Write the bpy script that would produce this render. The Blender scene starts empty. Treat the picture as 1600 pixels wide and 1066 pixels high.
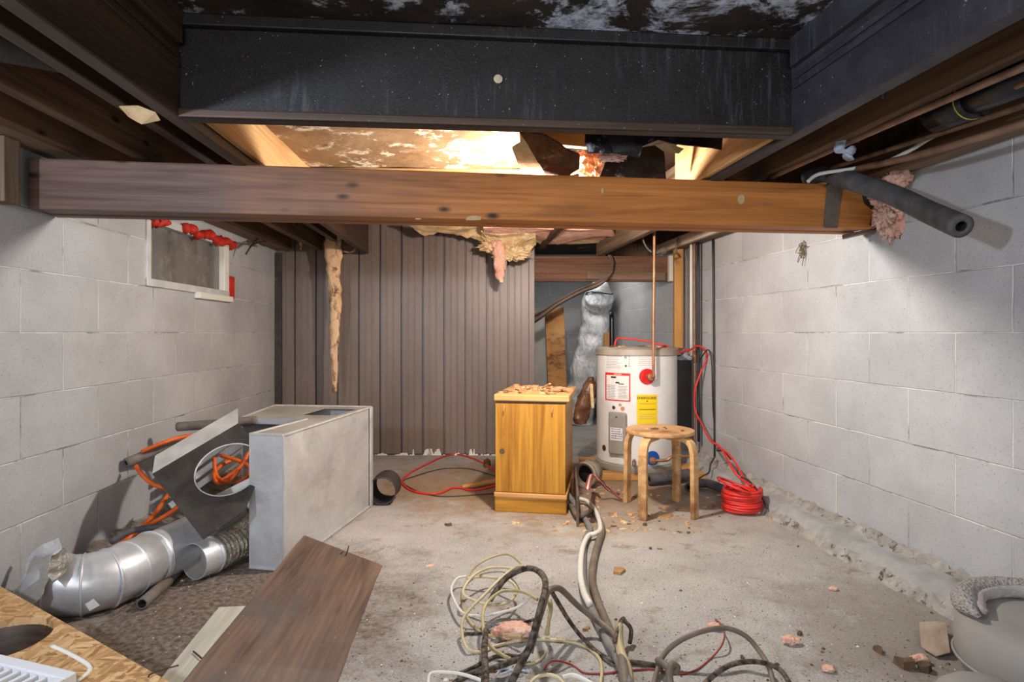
import bpy, bmesh, math, random
from mathutils import Vector, Matrix, noise
random.seed(11)
F, CX, HY, H = 930.0, 800.0, 520.0, 0.88      # focal length in pixels, horizon row, eye height
SC = bpy.context.scene
COL = SC.collection
PI = math.pi

# ---------------------------------------------------------------- camera maths
def P(px, py, Y): return Vector(((px-CX)/F*Y, Y, H-(py-HY)/F*Y))
def FL(px, py, z=0.0): return P(px, py, F*(H-z)/(py-HY))
def xl(Y): return -1.463-.054*Y                # left wall
def xr(Y): return 1.72-.1237*Y                 # right wall
def LW(px, py, off=0.0):
    Y = (1.463-off)/(-(px-CX)/F-.054); return P(px, py, Y)
def RW(px, py, off=0.0):
    Y = (1.72-off)/((px-CX)/F+.1237); return P(px, py, Y)
def tl(Y): return -.860-.057*(Y-1.54)          # inner face of left trimmer joist
def tr(Y): return .789-.12*(Y-1.68)            # inner face of right trimmer joist

# ---------------------------------------------------------------- materials
def lin(c):
    f = lambda v: v/12.92 if v <= .04045 else ((v+.055)/1.055)**2.4
    return (f(c[0]/255), f(c[1]/255), f(c[2]/255), 1)
class NT:
    def __init__(s, name):
        s.m = bpy.data.materials.new(name); s.m.use_nodes = True
        s.t = s.m.node_tree; s.n = s.t.nodes; s.b = s.n['Principled BSDF']
        s.tc = s.n.new('ShaderNodeTexCoord')
    def mp(s, scale=(1,1,1), loc=(0,0,0), rot=(0,0,0)):
        q = s.n.new('ShaderNodeMapping'); q.inputs['Scale'].default_value = scale
        q.inputs['Location'].default_value = loc; q.inputs['Rotation'].default_value = rot
        s.l(s.tc.outputs['Object'], q.inputs['Vector']); return q.outputs[0]
    def l(s, a, b): s.t.links.new(a, b)
    def noise(s, vec, scale, detail=6, rough=.6, dist=0):
        q = s.n.new('ShaderNodeTexNoise'); q.inputs['Scale'].default_value = scale
        q.inputs['Detail'].default_value = detail; q.inputs['Roughness'].default_value = rough
        q.inputs['Distortion'].default_value = dist; s.l(vec, q.inputs['Vector']); return q.outputs[0]
    def voro(s, vec, scale, out='Distance', feat='F1'):
        q = s.n.new('ShaderNodeTexVoronoi'); q.feature = feat; q.inputs['Scale'].default_value = scale
        s.l(vec, q.inputs['Vector']); return q.outputs[out]
    def ramp(s, fac, stops):
        q = s.n.new('ShaderNodeValToRGB'); e = q.color_ramp.elements
        while len(e) < len(stops): e.new(.5)
        for i, (p, c) in enumerate(stops): e[i].position = p; e[i].color = c
        s.l(fac, q.inputs[0]); return q.outputs[0]
    def mask(s, fac, a, b):
        return s.ramp(fac, [(a, (0,0,0,1)), (b, (1,1,1,1))])
    def mix(s, fac, a, b, mode='MIX'):
        q = s.n.new('ShaderNodeMix'); q.data_type = 'RGBA'; q.blend_type = mode
        for v, k in ((fac, 0), (a, 6), (b, 7)):
            if hasattr(v, 'is_output'): s.l(v, q.inputs[k])
            else: q.inputs[k].default_value = v
        return q.outputs[2]
    def math(s, op, a, b=0.0):
        q = s.n.new('ShaderNodeMath'); q.operation = op
        for v, k in ((a, 0), (b, 1)):
            if hasattr(v, 'is_output'): s.l(v, q.inputs[k])
            else: q.inputs[k].default_value = v
        return q.outputs[0]
    def bump(s, h, strength=.3, dist=.01, chain=None):
        q = s.n.new('ShaderNodeBump'); q.inputs['Strength'].default_value = strength
        q.inputs['Distance'].default_value = dist; s.l(h, q.inputs['Height'])
        if chain: s.l(chain, q.inputs['Normal'])
        s.l(q.outputs[0], s.b.inputs['Normal']); return q.outputs[0]
    def fin(s, color, rough=.7, metal=0.0, spec=.5):
        if hasattr(color, 'is_output'): s.l(color, s.b.inputs['Base Color'])
        else: s.b.inputs['Base Color'].default_value = color
        if hasattr(rough, 'is_output'): s.l(rough, s.b.inputs['Roughness'])
        else: s.b.inputs['Roughness'].default_value = rough
        s.b.inputs['Metallic'].default_value = metal
        s.b.inputs['Specular IOR Level'].default_value = spec
        return s.m

def plain(name, c, c2=None, scale=12, rough=.6, metal=0, bump=.15, bs=60, bd=.003, spec=.5, stretch=(1,1,1), lo=.35, hi=.65):
    t = NT(name); v = t.mp(stretch)
    col = lin(c)
    if c2: col = t.ramp(t.noise(v, scale), [(lo, lin(c)), (hi, lin(c2))])
    if bump: t.bump(t.noise(v, bs), bump, bd)
    return t.fin(col, rough, metal, spec)

def wood(name, dark, light, rough=.6, grain=14, knots=None, stain=None, spec=.4, bump=.25, speck=None, grad=None):
    """boards run along local X"""
    t = NT(name)
    v = t.mp((.07, 1, 1)); v2 = t.mp((.02, 1, 1))
    n1 = t.noise(v, grain*2, 5, .6, 1.0); n2 = t.noise(v2, grain*9, 4, .6, .3)
    f = t.math('ADD', t.math('MULTIPLY', n1, .65), t.math('MULTIPLY', n2, .35))
    col = t.ramp(f, [(.36, lin(dark)), (.62, lin(light))])
    if grad:                     # cool light's grey wash at one end, painted into the wood
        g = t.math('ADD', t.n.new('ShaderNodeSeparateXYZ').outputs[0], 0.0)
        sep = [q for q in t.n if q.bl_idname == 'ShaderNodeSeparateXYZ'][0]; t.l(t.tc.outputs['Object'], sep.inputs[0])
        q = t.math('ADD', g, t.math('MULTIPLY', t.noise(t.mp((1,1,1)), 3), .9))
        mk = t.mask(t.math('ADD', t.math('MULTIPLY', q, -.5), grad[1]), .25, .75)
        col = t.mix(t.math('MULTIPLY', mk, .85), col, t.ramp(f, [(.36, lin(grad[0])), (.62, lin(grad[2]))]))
    if knots:
        kv = t.voro(t.mp((3.4, 7.5, 7.5), (.3, .2, .1)), 1.3)
        col = t.mix(t.ramp(kv, [(.05, (1,1,1,1)), (.14, (0,0,0,1))]), col, lin(knots))
    if stain:
        col = t.mix(t.mask(t.noise(t.mp((1,1,1), (3,1,7)), 4, 6, .7), .5, .66), col, lin(stain))
    if speck:
        col = t.mix(t.mask(t.noise(t.mp((1,1,1)), 95, 3, .6), .68, .74), col, lin(speck))
    t.bump(f, bump, .004)
    return t.fin(col, rough, 0, spec)

def block_mat(name, s0, w, c=(190,192,194)):
    """painted concrete block; local X runs along the wall, local Z up"""
    t = NT(name)
    sep = t.n.new('ShaderNodeSeparateXYZ'); t.l(t.tc.outputs['Object'], sep.inputs[0])
    wob = t.math('MULTIPLY', t.math('SUBTRACT', t.noise(t.mp(), 9, 3), .5), .008)
    cb = t.n.new('ShaderNodeCombineXYZ')
    t.l(t.math('ADD', t.math('SUBTRACT', sep.outputs[0], s0-40*w), wob), cb.inputs[0])
    t.l(t.math('ADD', t.math('ADD', sep.outputs[2], -H+.203*10), wob), cb.inputs[1])
    br = t.n.new('ShaderNodeTexBrick'); t.l(cb.outputs[0], br.inputs['Vector'])
    br.offset = .5; br.offset_frequency = 2; br.squash = 1
    for k, vv in (('Scale', 1), ('Mortar Size', .0035), ('Mortar Smooth', .6), ('Bias', 0), ('Brick Width', w), ('Row Height', .203)):
        br.inputs[k].default_value = vv
    br.inputs['Color1'].default_value = (.0,.0,.0,1); br.inputs['Color2'].default_value = (1,1,1,1)
    fac = br.outputs['Fac']
    base = lin(c); d = lin((c[0]-20, c[1]-21, c[2]-21))
    col = t.ramp(t.noise(t.mp(), 2.2, 6, .65), [(.36, d), (.62, base)])
    col = t.mix(t.math('MULTIPLY', br.outputs['Color'], .26), col, lin((c[0]-34, c[1]-34, c[2]-33)))
    # pits
    pit = t.mask(t.noise(t.mp(), 105, 3, .75), .59, .66)
    col = t.mix(t.math('MULTIPLY', pit, .5), col, lin((95,92,88)))
    # worn joints: bright paint ridges and dirty cracks
    jn = t.noise(t.mp(), 3.3, 4, .6)
    col = t.mix(t.math('MULTIPLY', fac, t.math('MULTIPLY', t.mask(jn, .40, .56), .8)), col, lin((232,232,230)))
    col = t.mix(t.math('MULTIPLY', fac, t.math('MULTIPLY', t.mask(t.noise(t.mp((1,1,1),(5,5,5)), 5, 5, .7), .54, .64), .75)), col, lin((100,95,88)))
    # dirty spots
    col = t.mix(t.math('MULTIPLY', t.mask(t.noise(t.mp((1,1,1),(9,2,5)), 13, 8, .8), .66, .72), .5), col, lin((120,110,98)))
    b1 = t.bump(t.math('MULTIPLY', fac, -1.0), .7, .006)
    t.bump(t.noise(t.mp(), 110, 4, .7), .28, .004, b1)
    return t.fin(col, .62, 0, .35)

def floor_mat():
    t = NT('concrete_floor'); v = t.mp()
    base = t.ramp(t.noise(v, 2.2, 8, .7), [(.3, lin((154,150,145))), (.7, lin((190,187,182)))])
    fine = t.noise(v, 150, 3, .7)
    base = t.mix(t.math('MULTIPLY', t.mask(fine, .52, .66), .6), base, lin((88,79,70)))
    # brown soil at the near left, reaching the wall
    def blob(cx, cy, r, n0=1.6):
        g = t.n.new('ShaderNodeVectorMath'); g.operation = 'DISTANCE'; t.l(t.tc.outputs['Object'], g.inputs[0])
        g.inputs[1].default_value = (cx, cy, 0)
        q = t.math('ADD', g.outputs['Value'], t.math('MULTIPLY', t.math('SUBTRACT', t.noise(t.mp((1,1,1),(cx,cy,0)), 3.5, 8, .75), .5), n0))
        return t.ramp(q, [(r*.6, (1,1,1,1)), (r*1.15, (0,0,0,1))])
    soil = t.ramp(t.noise(v, 55, 5, .75), [(.38, lin((84,72,63))), (.62, lin((146,132,119)))])
    base = t.mix(blob(-1.0, 1.75, .75), base, soil)
    base = t.mix(t.math('MULTIPLY', blob(.40, 3.45, .85, 2.1), .75), base, lin((139,112,80)))
    base = t.mix(t.math('MULTIPLY', blob(1.15, 1.75, .42, 1.7), .4), base, lin((122,108,92)))
    base = t.mix(t.math('MULTIPLY', blob(-.35, 3.4, .5, 1.6), .65), base, lin((150,118,78)))
    base = t.mix(t.math('MULTIPLY', blob(.55, 2.75, .32, 1.3), .35), base, lin((176,166,150)))
    base = t.mix(t.math('MULTIPLY', t.mask(t.noise(t.mp((1,1,1),(4,4,0)), 6, 8, .8), .55, .64), .55), base, lin((116,96,72)))
    b1 = t.bump(t.noise(v, 130, 4, .8), .5, .006)
    t.bump(t.noise(v, 14, 6, .7), .35, .02, b1)
    return t.fin(base, .85, 0, .25)

def splotch(name, base1, base2, spot, th=(.52,.6), scale=6, rough=.7, spot2=None, st=(1,1,1), sp=.3, fine=True):
    t = NT(name); v = t.mp(st)
    c = t.ramp(t.noise(v, scale*.7, 6, .7, .4), [(.35, lin(base1)), (.65, lin(base2))])
    m = t.mask(t.noise(t.mp(st, (7,3,1)), scale, 10, .72, .3), th[0], th[1])
    if fine: m = t.math('MULTIPLY', m, t.ramp(t.noise(t.mp(st, (1,3,1)), scale*7, 5, .7), [(.35, (.25,.25,.25,1)), (.55, (1,1,1,1))]))
    c = t.mix(m, c, lin(spot))
    if spot2: c = t.mix(t.mask(t.noise(t.mp(st, (2,8,4)), scale*1.6, 8, .75), .58, .66), c, lin(spot2))
    t.bump(t.noise(v, 45, 6, .7), .4, .004)
    return t.fin(c, rough, 0, sp)

MAT = {}
def mats():
    m = MAT
    m['block_l'] = block_mat('painted_block_left', 2.089*1.00146, .386)
    m['block_r'] = block_mat('painted_block_right', 2.772*1.0076, .399)
    m['block_b'] = block_mat('painted_block_back', .2, .4, (176,180,184))
    m['floor'] = floor_mat()
    m['siding'] = splotch('brown_siding', (108,96,88), (130,116,107), (156,144,134), (.6,.75), 3, .38, None, (1,1,.25), .5, False)
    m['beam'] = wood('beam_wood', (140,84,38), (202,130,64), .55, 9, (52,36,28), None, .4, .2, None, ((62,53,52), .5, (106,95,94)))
    m['soot'] = sooty('sooty_black_timber', (11,10,11), (30,27,27), .36)
    m['soot_lit'] = sooty('sooty_timber_lit', (34,33,38), (64,62,70), .4)  # lighter copy of soot; the joist's blue-grey light is put into its colour
    m['soot2'] = wood('sooty_brown_wood', (38,26,18), (78,56,40), .5, 8, None, None, .5, .3, (120,105,95))
    m['tan'] = wood('rough_tan_lumber', (158,116,70), (206,164,112), .7, 9, None, None, .3, .5)
    m['joist'] = wood('dark_joist_wood', (62,44,30), (112,84,60), .7, 8, (34,24,18), None, .3, .3)
    m['joistg'] = wood('grey_joist_wood', (92,74,58), (144,122,100), .7, 8, None, None, .3, .3)
    m['brownw'] = wood('crossbeam_wood', (88,58,42), (134,98,76), .65, 8, None, None, .3, .3, (190,170,150))
    m['pale'] = wood('pale_wood', (170,152,128), (212,198,176), .7, 9)
    m['stud'] = wood('yellow_stud_wood', (166,114,56), (206,156,92), .6, 8, (96,58,28))
    m['pine'] = wood('varnished_pine', (146,94,20), (202,148,50), .35, 9, None, None, .5, .08)
    m['pinedark'] = wood('varnished_pine_edge', (190,134,74), (224,174,112), .45, 8)
    m['birch'] = wood('stool_birch', (178,134,84), (216,176,124), .5, 9, None, (132,88,52))
    m['plank'] = wood('brown_plank_wood', (70,52,42), (120,96,80), .5, 10, None, (86,76,72), .5, .3, (170,140,110))
    m['batten'] = wood('whitewashed_batten', (170,164,146), (212,208,192), .7, 8, None, None, .3, .3, (110,95,75))
    m['ply'] = splotch('plywood_face', (150,102,52), (196,150,92), (92,56,26), (.5,.6), 7, .6, None, (1,1,.6))
    m['mold'] = splotch('mouldy_tan_board', (122,92,62), (166,134,98), (226,214,190), (.53,.565), 5, .7, (120,86,54), (1,1,1))
    m['moldblk'] = splotch('mouldy_black_board', (26,25,27), (64,54,44), (196,202,216), (.49,.545), 4.5, .55, None, (1,1,1))
    m['blkpaper'] = splotch('black_board', (24,21,20), (44,40,38), (190,192,202), (.57,.66), 11, .45)
    m['subfloor'] = splotch('charred_subfloor', (22,16,12), (58,38,22), (172,104,44), (.56,.62), 4, .8, None, (1,1,1), .3, False)
    m['rot'] = splotch('rotted_wood', (58,36,20), (112,70,36), (170,110,60), (.56,.66), 12, .8)
    m['galv'] = gal = NTgalv('galvanised_metal', (224,226,228), .30, .42)
    m['galvd'] = NTgalv('dusty_metal', (186,182,174), .55, .3)
    m['foil'] = NTfoil()
    m['steel'] = splotch('brown_steel', (50,46,43), (76,70,66), (150,145,140), (.62,.7), 9, .55, (52,46,42))
    m['chan'] = plain('grey_channel_metal', (206,204,198), (172,169,162), 9, .45, .1)
    m['foam'] = plain('grey_foam_pipe', (66,66,68), (92,90,90), 20, .8, 0, .3, 120)
    m['foamb'] = plain('dusty_foam_pipe', (96,86,80), (124,114,106), 16, .8, 0, .3, 90)
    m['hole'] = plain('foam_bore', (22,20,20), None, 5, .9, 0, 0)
    m['pink'] = plain('pink_fibreglass', (238,172,150), (250,214,190), 16, .95, 0, .9, 60, .02, .1)
    m['cream'] = plain('cream_fibreglass', (214,182,132), (244,222,178), 16, .95, 0, .9, 50, .02, .1)
    m['paper'] = plain('kraft_paper_backing', (172,140,98), (216,190,146), 10, .8, 0, .4, 30, .01)
    m['shred'] = splotch('mildewed_insulation', (210,170,128), (238,206,168), (92,66,40), (.52,.6), 16, .9, (226,160,120), (1,1,.6))
    m['white'] = plain('white_enamel', (232,232,230), (220,219,214), 3, .3, 0, 0)
    m['capg'] = plain('dusty_grey_cap', (176,170,158), (150,140,122), 8, .5)
    m['red'] = plain('red_plastic', (206,30,24), None, 5, .4, 0, 0)
    m['redcord'] = plain('red_rubber', (226,52,40), (206,40,34), 20, .45, 0, 0)
    m['orange'] = plain('orange_rubber', (226,104,30), (200,80,20), 14, .5, 0, 0)
    m['redfoam'] = plain('red_tape', (214,52,26), (170,32,18), 26, .6, 0, .8, 50, .01)
    m['blue'] = plain('blue_plastic', (24,86,170), None, 5, .4, 0, 0)
    m['yellow'] = plain('yellow_label', (242,208,20), None, 5, .5, 0, 0)
    m['ink'] = plain('black_ink', (28,28,28), None, 5, .6, 0, 0)
    m['inkg'] = plain('grey_ink', (150,152,158), None, 5, .6, 0, 0)
    m['inkb'] = plain('blue_ink', (70,84,150), None, 5, .6, 0, 0)
    m['lab'] = plain('label_paper', (236,234,228), (222,220,216), 20, .6, 0, 0)
    m['greyp'] = plain('grey_painted_steel', (160,158,150), (148,145,136), 12, .45, .1)
    m['copper'] = plain('dull_copper', (164,112,80), (190,142,108), 20, .42, .6)
    m['copperd'] = plain('tarnished_copper', (122,92,72), (152,120,98), 20, .5, .4)
    m['abs'] = splotch('black_plastic_pipe', (18,19,22), (34,36,42), (130,130,120), (.62,.7), 20, .25, None, (1,1,1), .6)
    m['yellowring'] = plain('yellow_glue', (208,190,60), None, 5, .5, 0, 0)
    m['cord'] = plain('black_cord', (40,40,42), None, 5, .5, 0, 0)
    m['cream_c'] = plain('cream_cable', (206,194,160), (184,168,124), 14, .5, 0, 0)
    m['white_c'] = plain('white_cable', (214,210,200), None, 10, .5, 0, 0)
    m['grey_c'] = plain('grey_cable', (104,102,100), (132,128,124), 12, .6, 0, .2)
    m['brown_c'] = plain('brown_grey_cable', (96,84,72), (126,112,98), 12, .6, 0, .2)
    m['cloth_c'] = plain('cloth_cable', (44,38,34), (112,98,86), 60, .8, 0, .6, 120, .004, .3, (1,1,1), .4, .62)
    m['red_c'] = plain('red_wire', (142,50,42), None, 5, .5, 0, 0)
    m['yel_c'] = plain('yellowed_cable', (186,170,124), (158,142,102), 12, .55, 0, 0)
    m['osb'] = osb_mat()
    m['osbe'] = plain('osb_cut_edge', (150,116,74), (178,142,96), 30, .8)
    m['grille'] = plain('white_grille', (216,218,222), None, 5, .4, 0, 0)
    m['tub'] = plain('grey_vinyl', (150,146,141), (134,130,125), 4, .55, 0, .1, 20)
    m['tubrim'] = ribmat()
    m['tubfl'] = plain('grey_fleece', (176,170,165), (156,150,146), 30, .95, 0, .8, 50, .01)
    m['plastic'] = plastic_mat()
    m['bag'] = plain('brown_foil_bag', (84,54,36), (124,86,60), 14, .25, .1, .6, 14, .02)
    m['blackbox'] = plain('black_panel', (36,34,34), (52,49,47), 12, .5)
    m['card'] = plain('brown_card', (142,106,66), (176,138,92), 14, .8, 0, .3)
    m['cardp'] = plain('faded_card', (150,132,114), (172,156,138), 14, .8, 0, .3)
    m['chip'] = plain('wood_chip', (178,128,84), (216,172,128), 14, .85, 0, .2)
    m['chipd'] = plain('dark_chip', (82,64,48), (116,92,70), 20, .9, 0, .3)
    m['soil'] = plain('dirt_rubble', (104,92,82), (160,147,133), 26, .95, 0, .9, 40, .02)
    m['curb'] = splotch('rough_mortar', (138,134,127), (178,174,168), (66,60,54), (.54,.6), 22, .8, (156,132,98))
    m['curbp'] = plain('painted_footing', (168,170,170), (146,146,142), 9, .7, 0, .5, 60)
    m['glass'] = pane_mat()
    m['frame'] = plain('window_frame_paint', (206,208,206), (184,186,184), 9, .5)
    m['light_frame'] = plain('pale_frame_paint', (228,226,216), None, 9, .5, 0, 0)
    m['rag'] = plain('pale_blue_rag', (176,188,204), (136,140,150), 30, .9, 0, .5, 40, .01)
    m['tape'] = plain('grey_brown_band', (92,80,68), (108,96,84), 30, .7)
    m['pvc'] = plain('dusty_grey_plastic', (158,150,136), (132,122,108), 14, .5)
    m['panel'] = plain('pale_grey_panel', (178,180,176), (160,162,158), 5, .5)
    m['nail'] = plain('rusty_nail', (74,62,54), None, 5, .5, .6, 0)
    m['plant'] = plain('dry_brown_straw', (120,98,70), (92,72,48), 30, .9)
    m['nailhole'] = plain('pale_plug', (196,180,150), (168,150,120), 40, .7)

def NTgalv(name, c, rough, metal=.75):
    t = NT(name); v = t.mp()
    n = t.noise(v, 4, 8, .7, .6); s = t.voro(v, 60, 'Color')
    col = t.ramp(n, [(.3, lin((c[0]-26, c[1]-28, c[2]-30))), (.7, lin(c))])
    col = t.mix(t.math('MULTIPLY', s, .2), col, lin((c[0]-60, c[1]-60, c[2]-56)))
    col = t.mix(t.math('MULTIPLY', t.mask(t.noise(t.mp((1,1,2.5), (3,3,3)), 3.5, 8, .75), .5, .66), .45), col, lin((c[0]-62, c[1]-66, c[2]-70)))
    r = t.ramp(n, [(.35, (rough,)*3+(1,)), (.65, (rough+.2,)*3+(1,))])
    t.bump(t.noise(v, 5, 3), .12, .01)
    return t.fin(col, r, metal)
def sooty(name, a, b, rough):
    t = NT(name); v = t.mp()
    c = t.ramp(t.noise(v, 3.5, 8, .7, .4), [(.35, lin(a)), (.68, lin(b))])
    st = t.math('MULTIPLY', t.mask(t.noise(t.mp((26, 26, 2.2)), 2.2, 6, .7), .52, .68), t.mask(t.noise(v, 2.2, 3), .48, .6))
    c = t.mix(t.math('MULTIPLY', st, .26), c, lin((110,110,120)))
    c = t.mix(t.mask(t.noise(t.mp((1,1,1), (4,4,4)), 120, 2, .5), .73, .77), c, lin((150,150,156)))
    c = t.mix(t.math('MULTIPLY', t.mask(t.noise(v, 300, 2, .5), .6, .68), .3), c, lin((84,78,76)))
    t.bump(t.noise(v, 90, 5, .8), .35, .003)
    return t.fin(c, t.ramp(t.noise(v, 6, 5), [(.3, (rough,)*3+(1,)), (.7, (rough+.22,)*3+(1,))]), 0, .4)
def NTfoil():
    t = NT('crinkled_foil'); v = t.mp()
    b = t.bump(t.noise(v, 34, 6, .7, .6), .9, .012)
    return t.fin(t.ramp(t.noise(v, 20), [(.35, lin((150,140,118))), (.6, lin((214,208,196)))]), .22, .9)
def osb_mat():
    t = NT('strand_board')
    v = t.mp((1,1,1)); v2 = t.mp((18,62,18), (0,0,0), (0,0,.5)); v3 = t.mp((62,18,18), (0,0,0), (0,0,.3))
    a = t.voro(v2, 1.6, 'Color'); b = t.voro(v3, 1.6, 'Color')
    n = t.mix(t.mask(t.noise(v, 14, 4), .48, .52), a, b)
    g = t.n.new('ShaderNodeRGBToBW'); t.l(n, g.inputs[0])
    col = t.ramp(g.outputs[0], [(.1, lin((146,104,62))), (.5, lin((186,146,98))), (.9, lin((212,178,132)))])
    col = t.mix(t.math('MULTIPLY', t.mask(t.noise(v, 60, 5, .7), .56, .66), .6), col, lin((132,90,50)))
    t.bump(g.outputs[0], .3, .003)
    return t.fin(col, .7, 0, .3)
def ribmat():
    t = NT('ribbed_mesh_fabric')
    c = t.voro(t.mp((1,1,1.5)), 130)
    t.bump(c, .9, .008)
    return t.fin(t.ramp(c, [(.15, lin((112,108,104))), (.35, lin((166,161,156)))]), .85, 0, .2)
def plastic_mat():
    t = NT('cloudy_plastic_wrap'); v = t.mp((1,1,.5), (0,0,0), (0,.5,0))
    n = t.noise(v, 16, 6, .65, 1.0)
    t.bump(n, .9, .03)
    m = t.fin(t.ramp(n, [(.35, lin((186,190,194))), (.6, lin((232,235,238)))]), .18, 0, .6)
    return m
def pane_mat():
    t = NT('dusty_window_glass'); v = t.mp((9, 9, .8))
    n = t.noise(v, 1.5, 5, .6)
    n2 = t.noise(t.mp(), 12, 8, .75)
    c = t.ramp(n, [(.3, lin((92,90,87))), (.7, lin((122,120,116)))])
    c = t.mix(t.math('MULTIPLY', t.mask(n2, .5, .7), .5), c, lin((158,157,152)))
    return t.fin(c, .22, 0, .6)

# ---------------------------------------------------------------- building
W = {}
def link(o, M, parent=None):
    COL.objects.link(o); W[o.name] = M
    if parent is not None:
        o.parent = parent; o.matrix_basis = W[parent.name].inverted() @ M
    else: o.matrix_basis = M
    return o
def tag(o, label, cat, group=None, kind=None):
    o['label'] = label; o['category'] = cat
    if group: o['group'] = group
    if kind: o['kind'] = kind
    return o
def thing(name, loc, label, cat, group=None, rz=0.0):
    o = bpy.data.objects.new(name, None); o.empty_display_size = .05
    link(o, Matrix.Translation(Vector(loc)) @ Matrix.Rotation(rz, 4, 'Z'))
    return tag(o, label, cat, group)
def struct(o): o['kind'] = 'structure'; return o
def mesh(name, V, Fc, mat, parent=None, M=None, smooth=False, bevel=0, origin=None, mats2=None, fmi=None):
    """V in world space when M is None (origin moved to the base centre), else local to M"""
    V = [Vector(v) for v in V]
    if M is None:
        if origin is None:
            origin = Vector(((min(v.x for v in V)+max(v.x for v in V))/2, (min(v.y for v in V)+max(v.y for v in V))/2, min(v.z for v in V)))
        V = [v-Vector(origin) for v in V]; M = Matrix.Translation(origin)
    me = bpy.data.meshes.new(name); me.from_pydata([tuple(v) for v in V], [], Fc)
    bm = bmesh.new(); bm.from_mesh(me); bmesh.ops.recalc_face_normals(bm, faces=bm.faces[:]); bm.to_mesh(me); bm.free()
    me.materials.append(MAT[mat] if isinstance(mat, str) else mat)
    if mats2:
        for q in mats2: me.materials.append(MAT[q])
        for p_, k in zip(me.polygons, fmi): p_.material_index = k
    if smooth:
        for p_ in me.polygons: p_.use_smooth = True
    o = bpy.data.objects.new(name, me); link(o, M, parent)
    if bevel:
        b = o.modifiers.new('Bevel', 'BEVEL'); b.width = bevel; b.segments = 2; b.limit_method = 'ANGLE'
    return o
BF = [(0,1,2,3),(7,6,5,4),(0,4,5,1),(1,5,6,2),(2,6,7,3),(3,7,4,0)]
def boxv(x0,x1,y0,y1,z0,z1):
    return [Vector(q) for q in ((x0,y0,z0),(x1,y0,z0),(x1,y1,z0),(x0,y1,z0),(x0,y0,z1),(x1,y0,z1),(x1,y1,z1),(x0,y1,z1))]
def frame(a, b, up=(0,0,1)):
    a, b = Vector(a), Vector(b); x = (b-a).normalized(); up = Vector(up)
    y = up.cross(x).normalized(); z = x.cross(y)
    M = Matrix((x, y, z)).transposed().to_4x4(); M.translation = (a+b)/2
    return M, (b-a).length
def board(name, a, b, w, t, mat, parent=None, up=(0,0,1), bevel=.003, rough=0.0, seg=1):
    """timber from a to b on its centre line; w across (local Y), t along 'up' (local Z)"""
    M, L = frame(a, b, up)
    if seg == 1 and not rough:
        return mesh(name, boxv(-L/2, L/2, -w/2, w/2, -t/2, t/2), BF, mat, parent, M, bevel=bevel)
    V, Fc = [], []
    n = max(seg, 2)
    for i in range(n+1):
        x = -L/2+L*i/n
        for k, (y, z) in enumerate(((-w/2,-t/2),(w/2,-t/2),(w/2,t/2),(-w/2,t/2))):
            j = rough
            V.append((x+(random.uniform(-j, j)*2.0 if i in (0, n) else 0), y+random.uniform(-j, j), z+random.uniform(-j, j)*.6))
    for i in range(n):
        for k in range(4):
            a_, b_ = i*4+k, i*4+(k+1) % 4
            Fc.append((a_, b_, b_+4, a_+4))
    Fc += [(3,2,1,0), (n*4, n*4+1, n*4+2, n*4+3)]
    return mesh(name, V, Fc, mat, parent, M, bevel=bevel)
def hexa(name, base, z0, z1, mat, parent=None, bevel=.002):
    """prism of a floor-plan polygon"""
    n = len(base); V = [(p[0], p[1], z0) for p in base]+[(p[0], p[1], z1) for p in base]
    Fc = [tuple(range(n)), tuple(range(2*n-1, n-1, -1))]+[(i, (i+1) % n, (i+1) % n+n, i+n) for i in range(n)]
    return mesh(name, V, Fc, mat, parent, bevel=bevel)
def smooth_path(pts, k=6, closed=False):
    pts = [Vector(p) for p in pts]; n = len(pts); out = []
    rng = range(n) if closed else range(n-1)
    for i in rng:
        g = (lambda j: pts[j % n]) if closed else (lambda j: pts[min(max(j, 0), n-1)])
        p0, p1, p2, p3 = g(i-1), g(i), g(i+1), g(i+2)
        for s in range(k):
            t = s/k
            out.append(.5*((2*p1)+(p2-p0)*t+(2*p0-5*p1+4*p2-p3)*t*t+(3*p1-3*p2+p3-p0)*t**3))
    if not closed: out.append(pts[-1])
    return out
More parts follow.
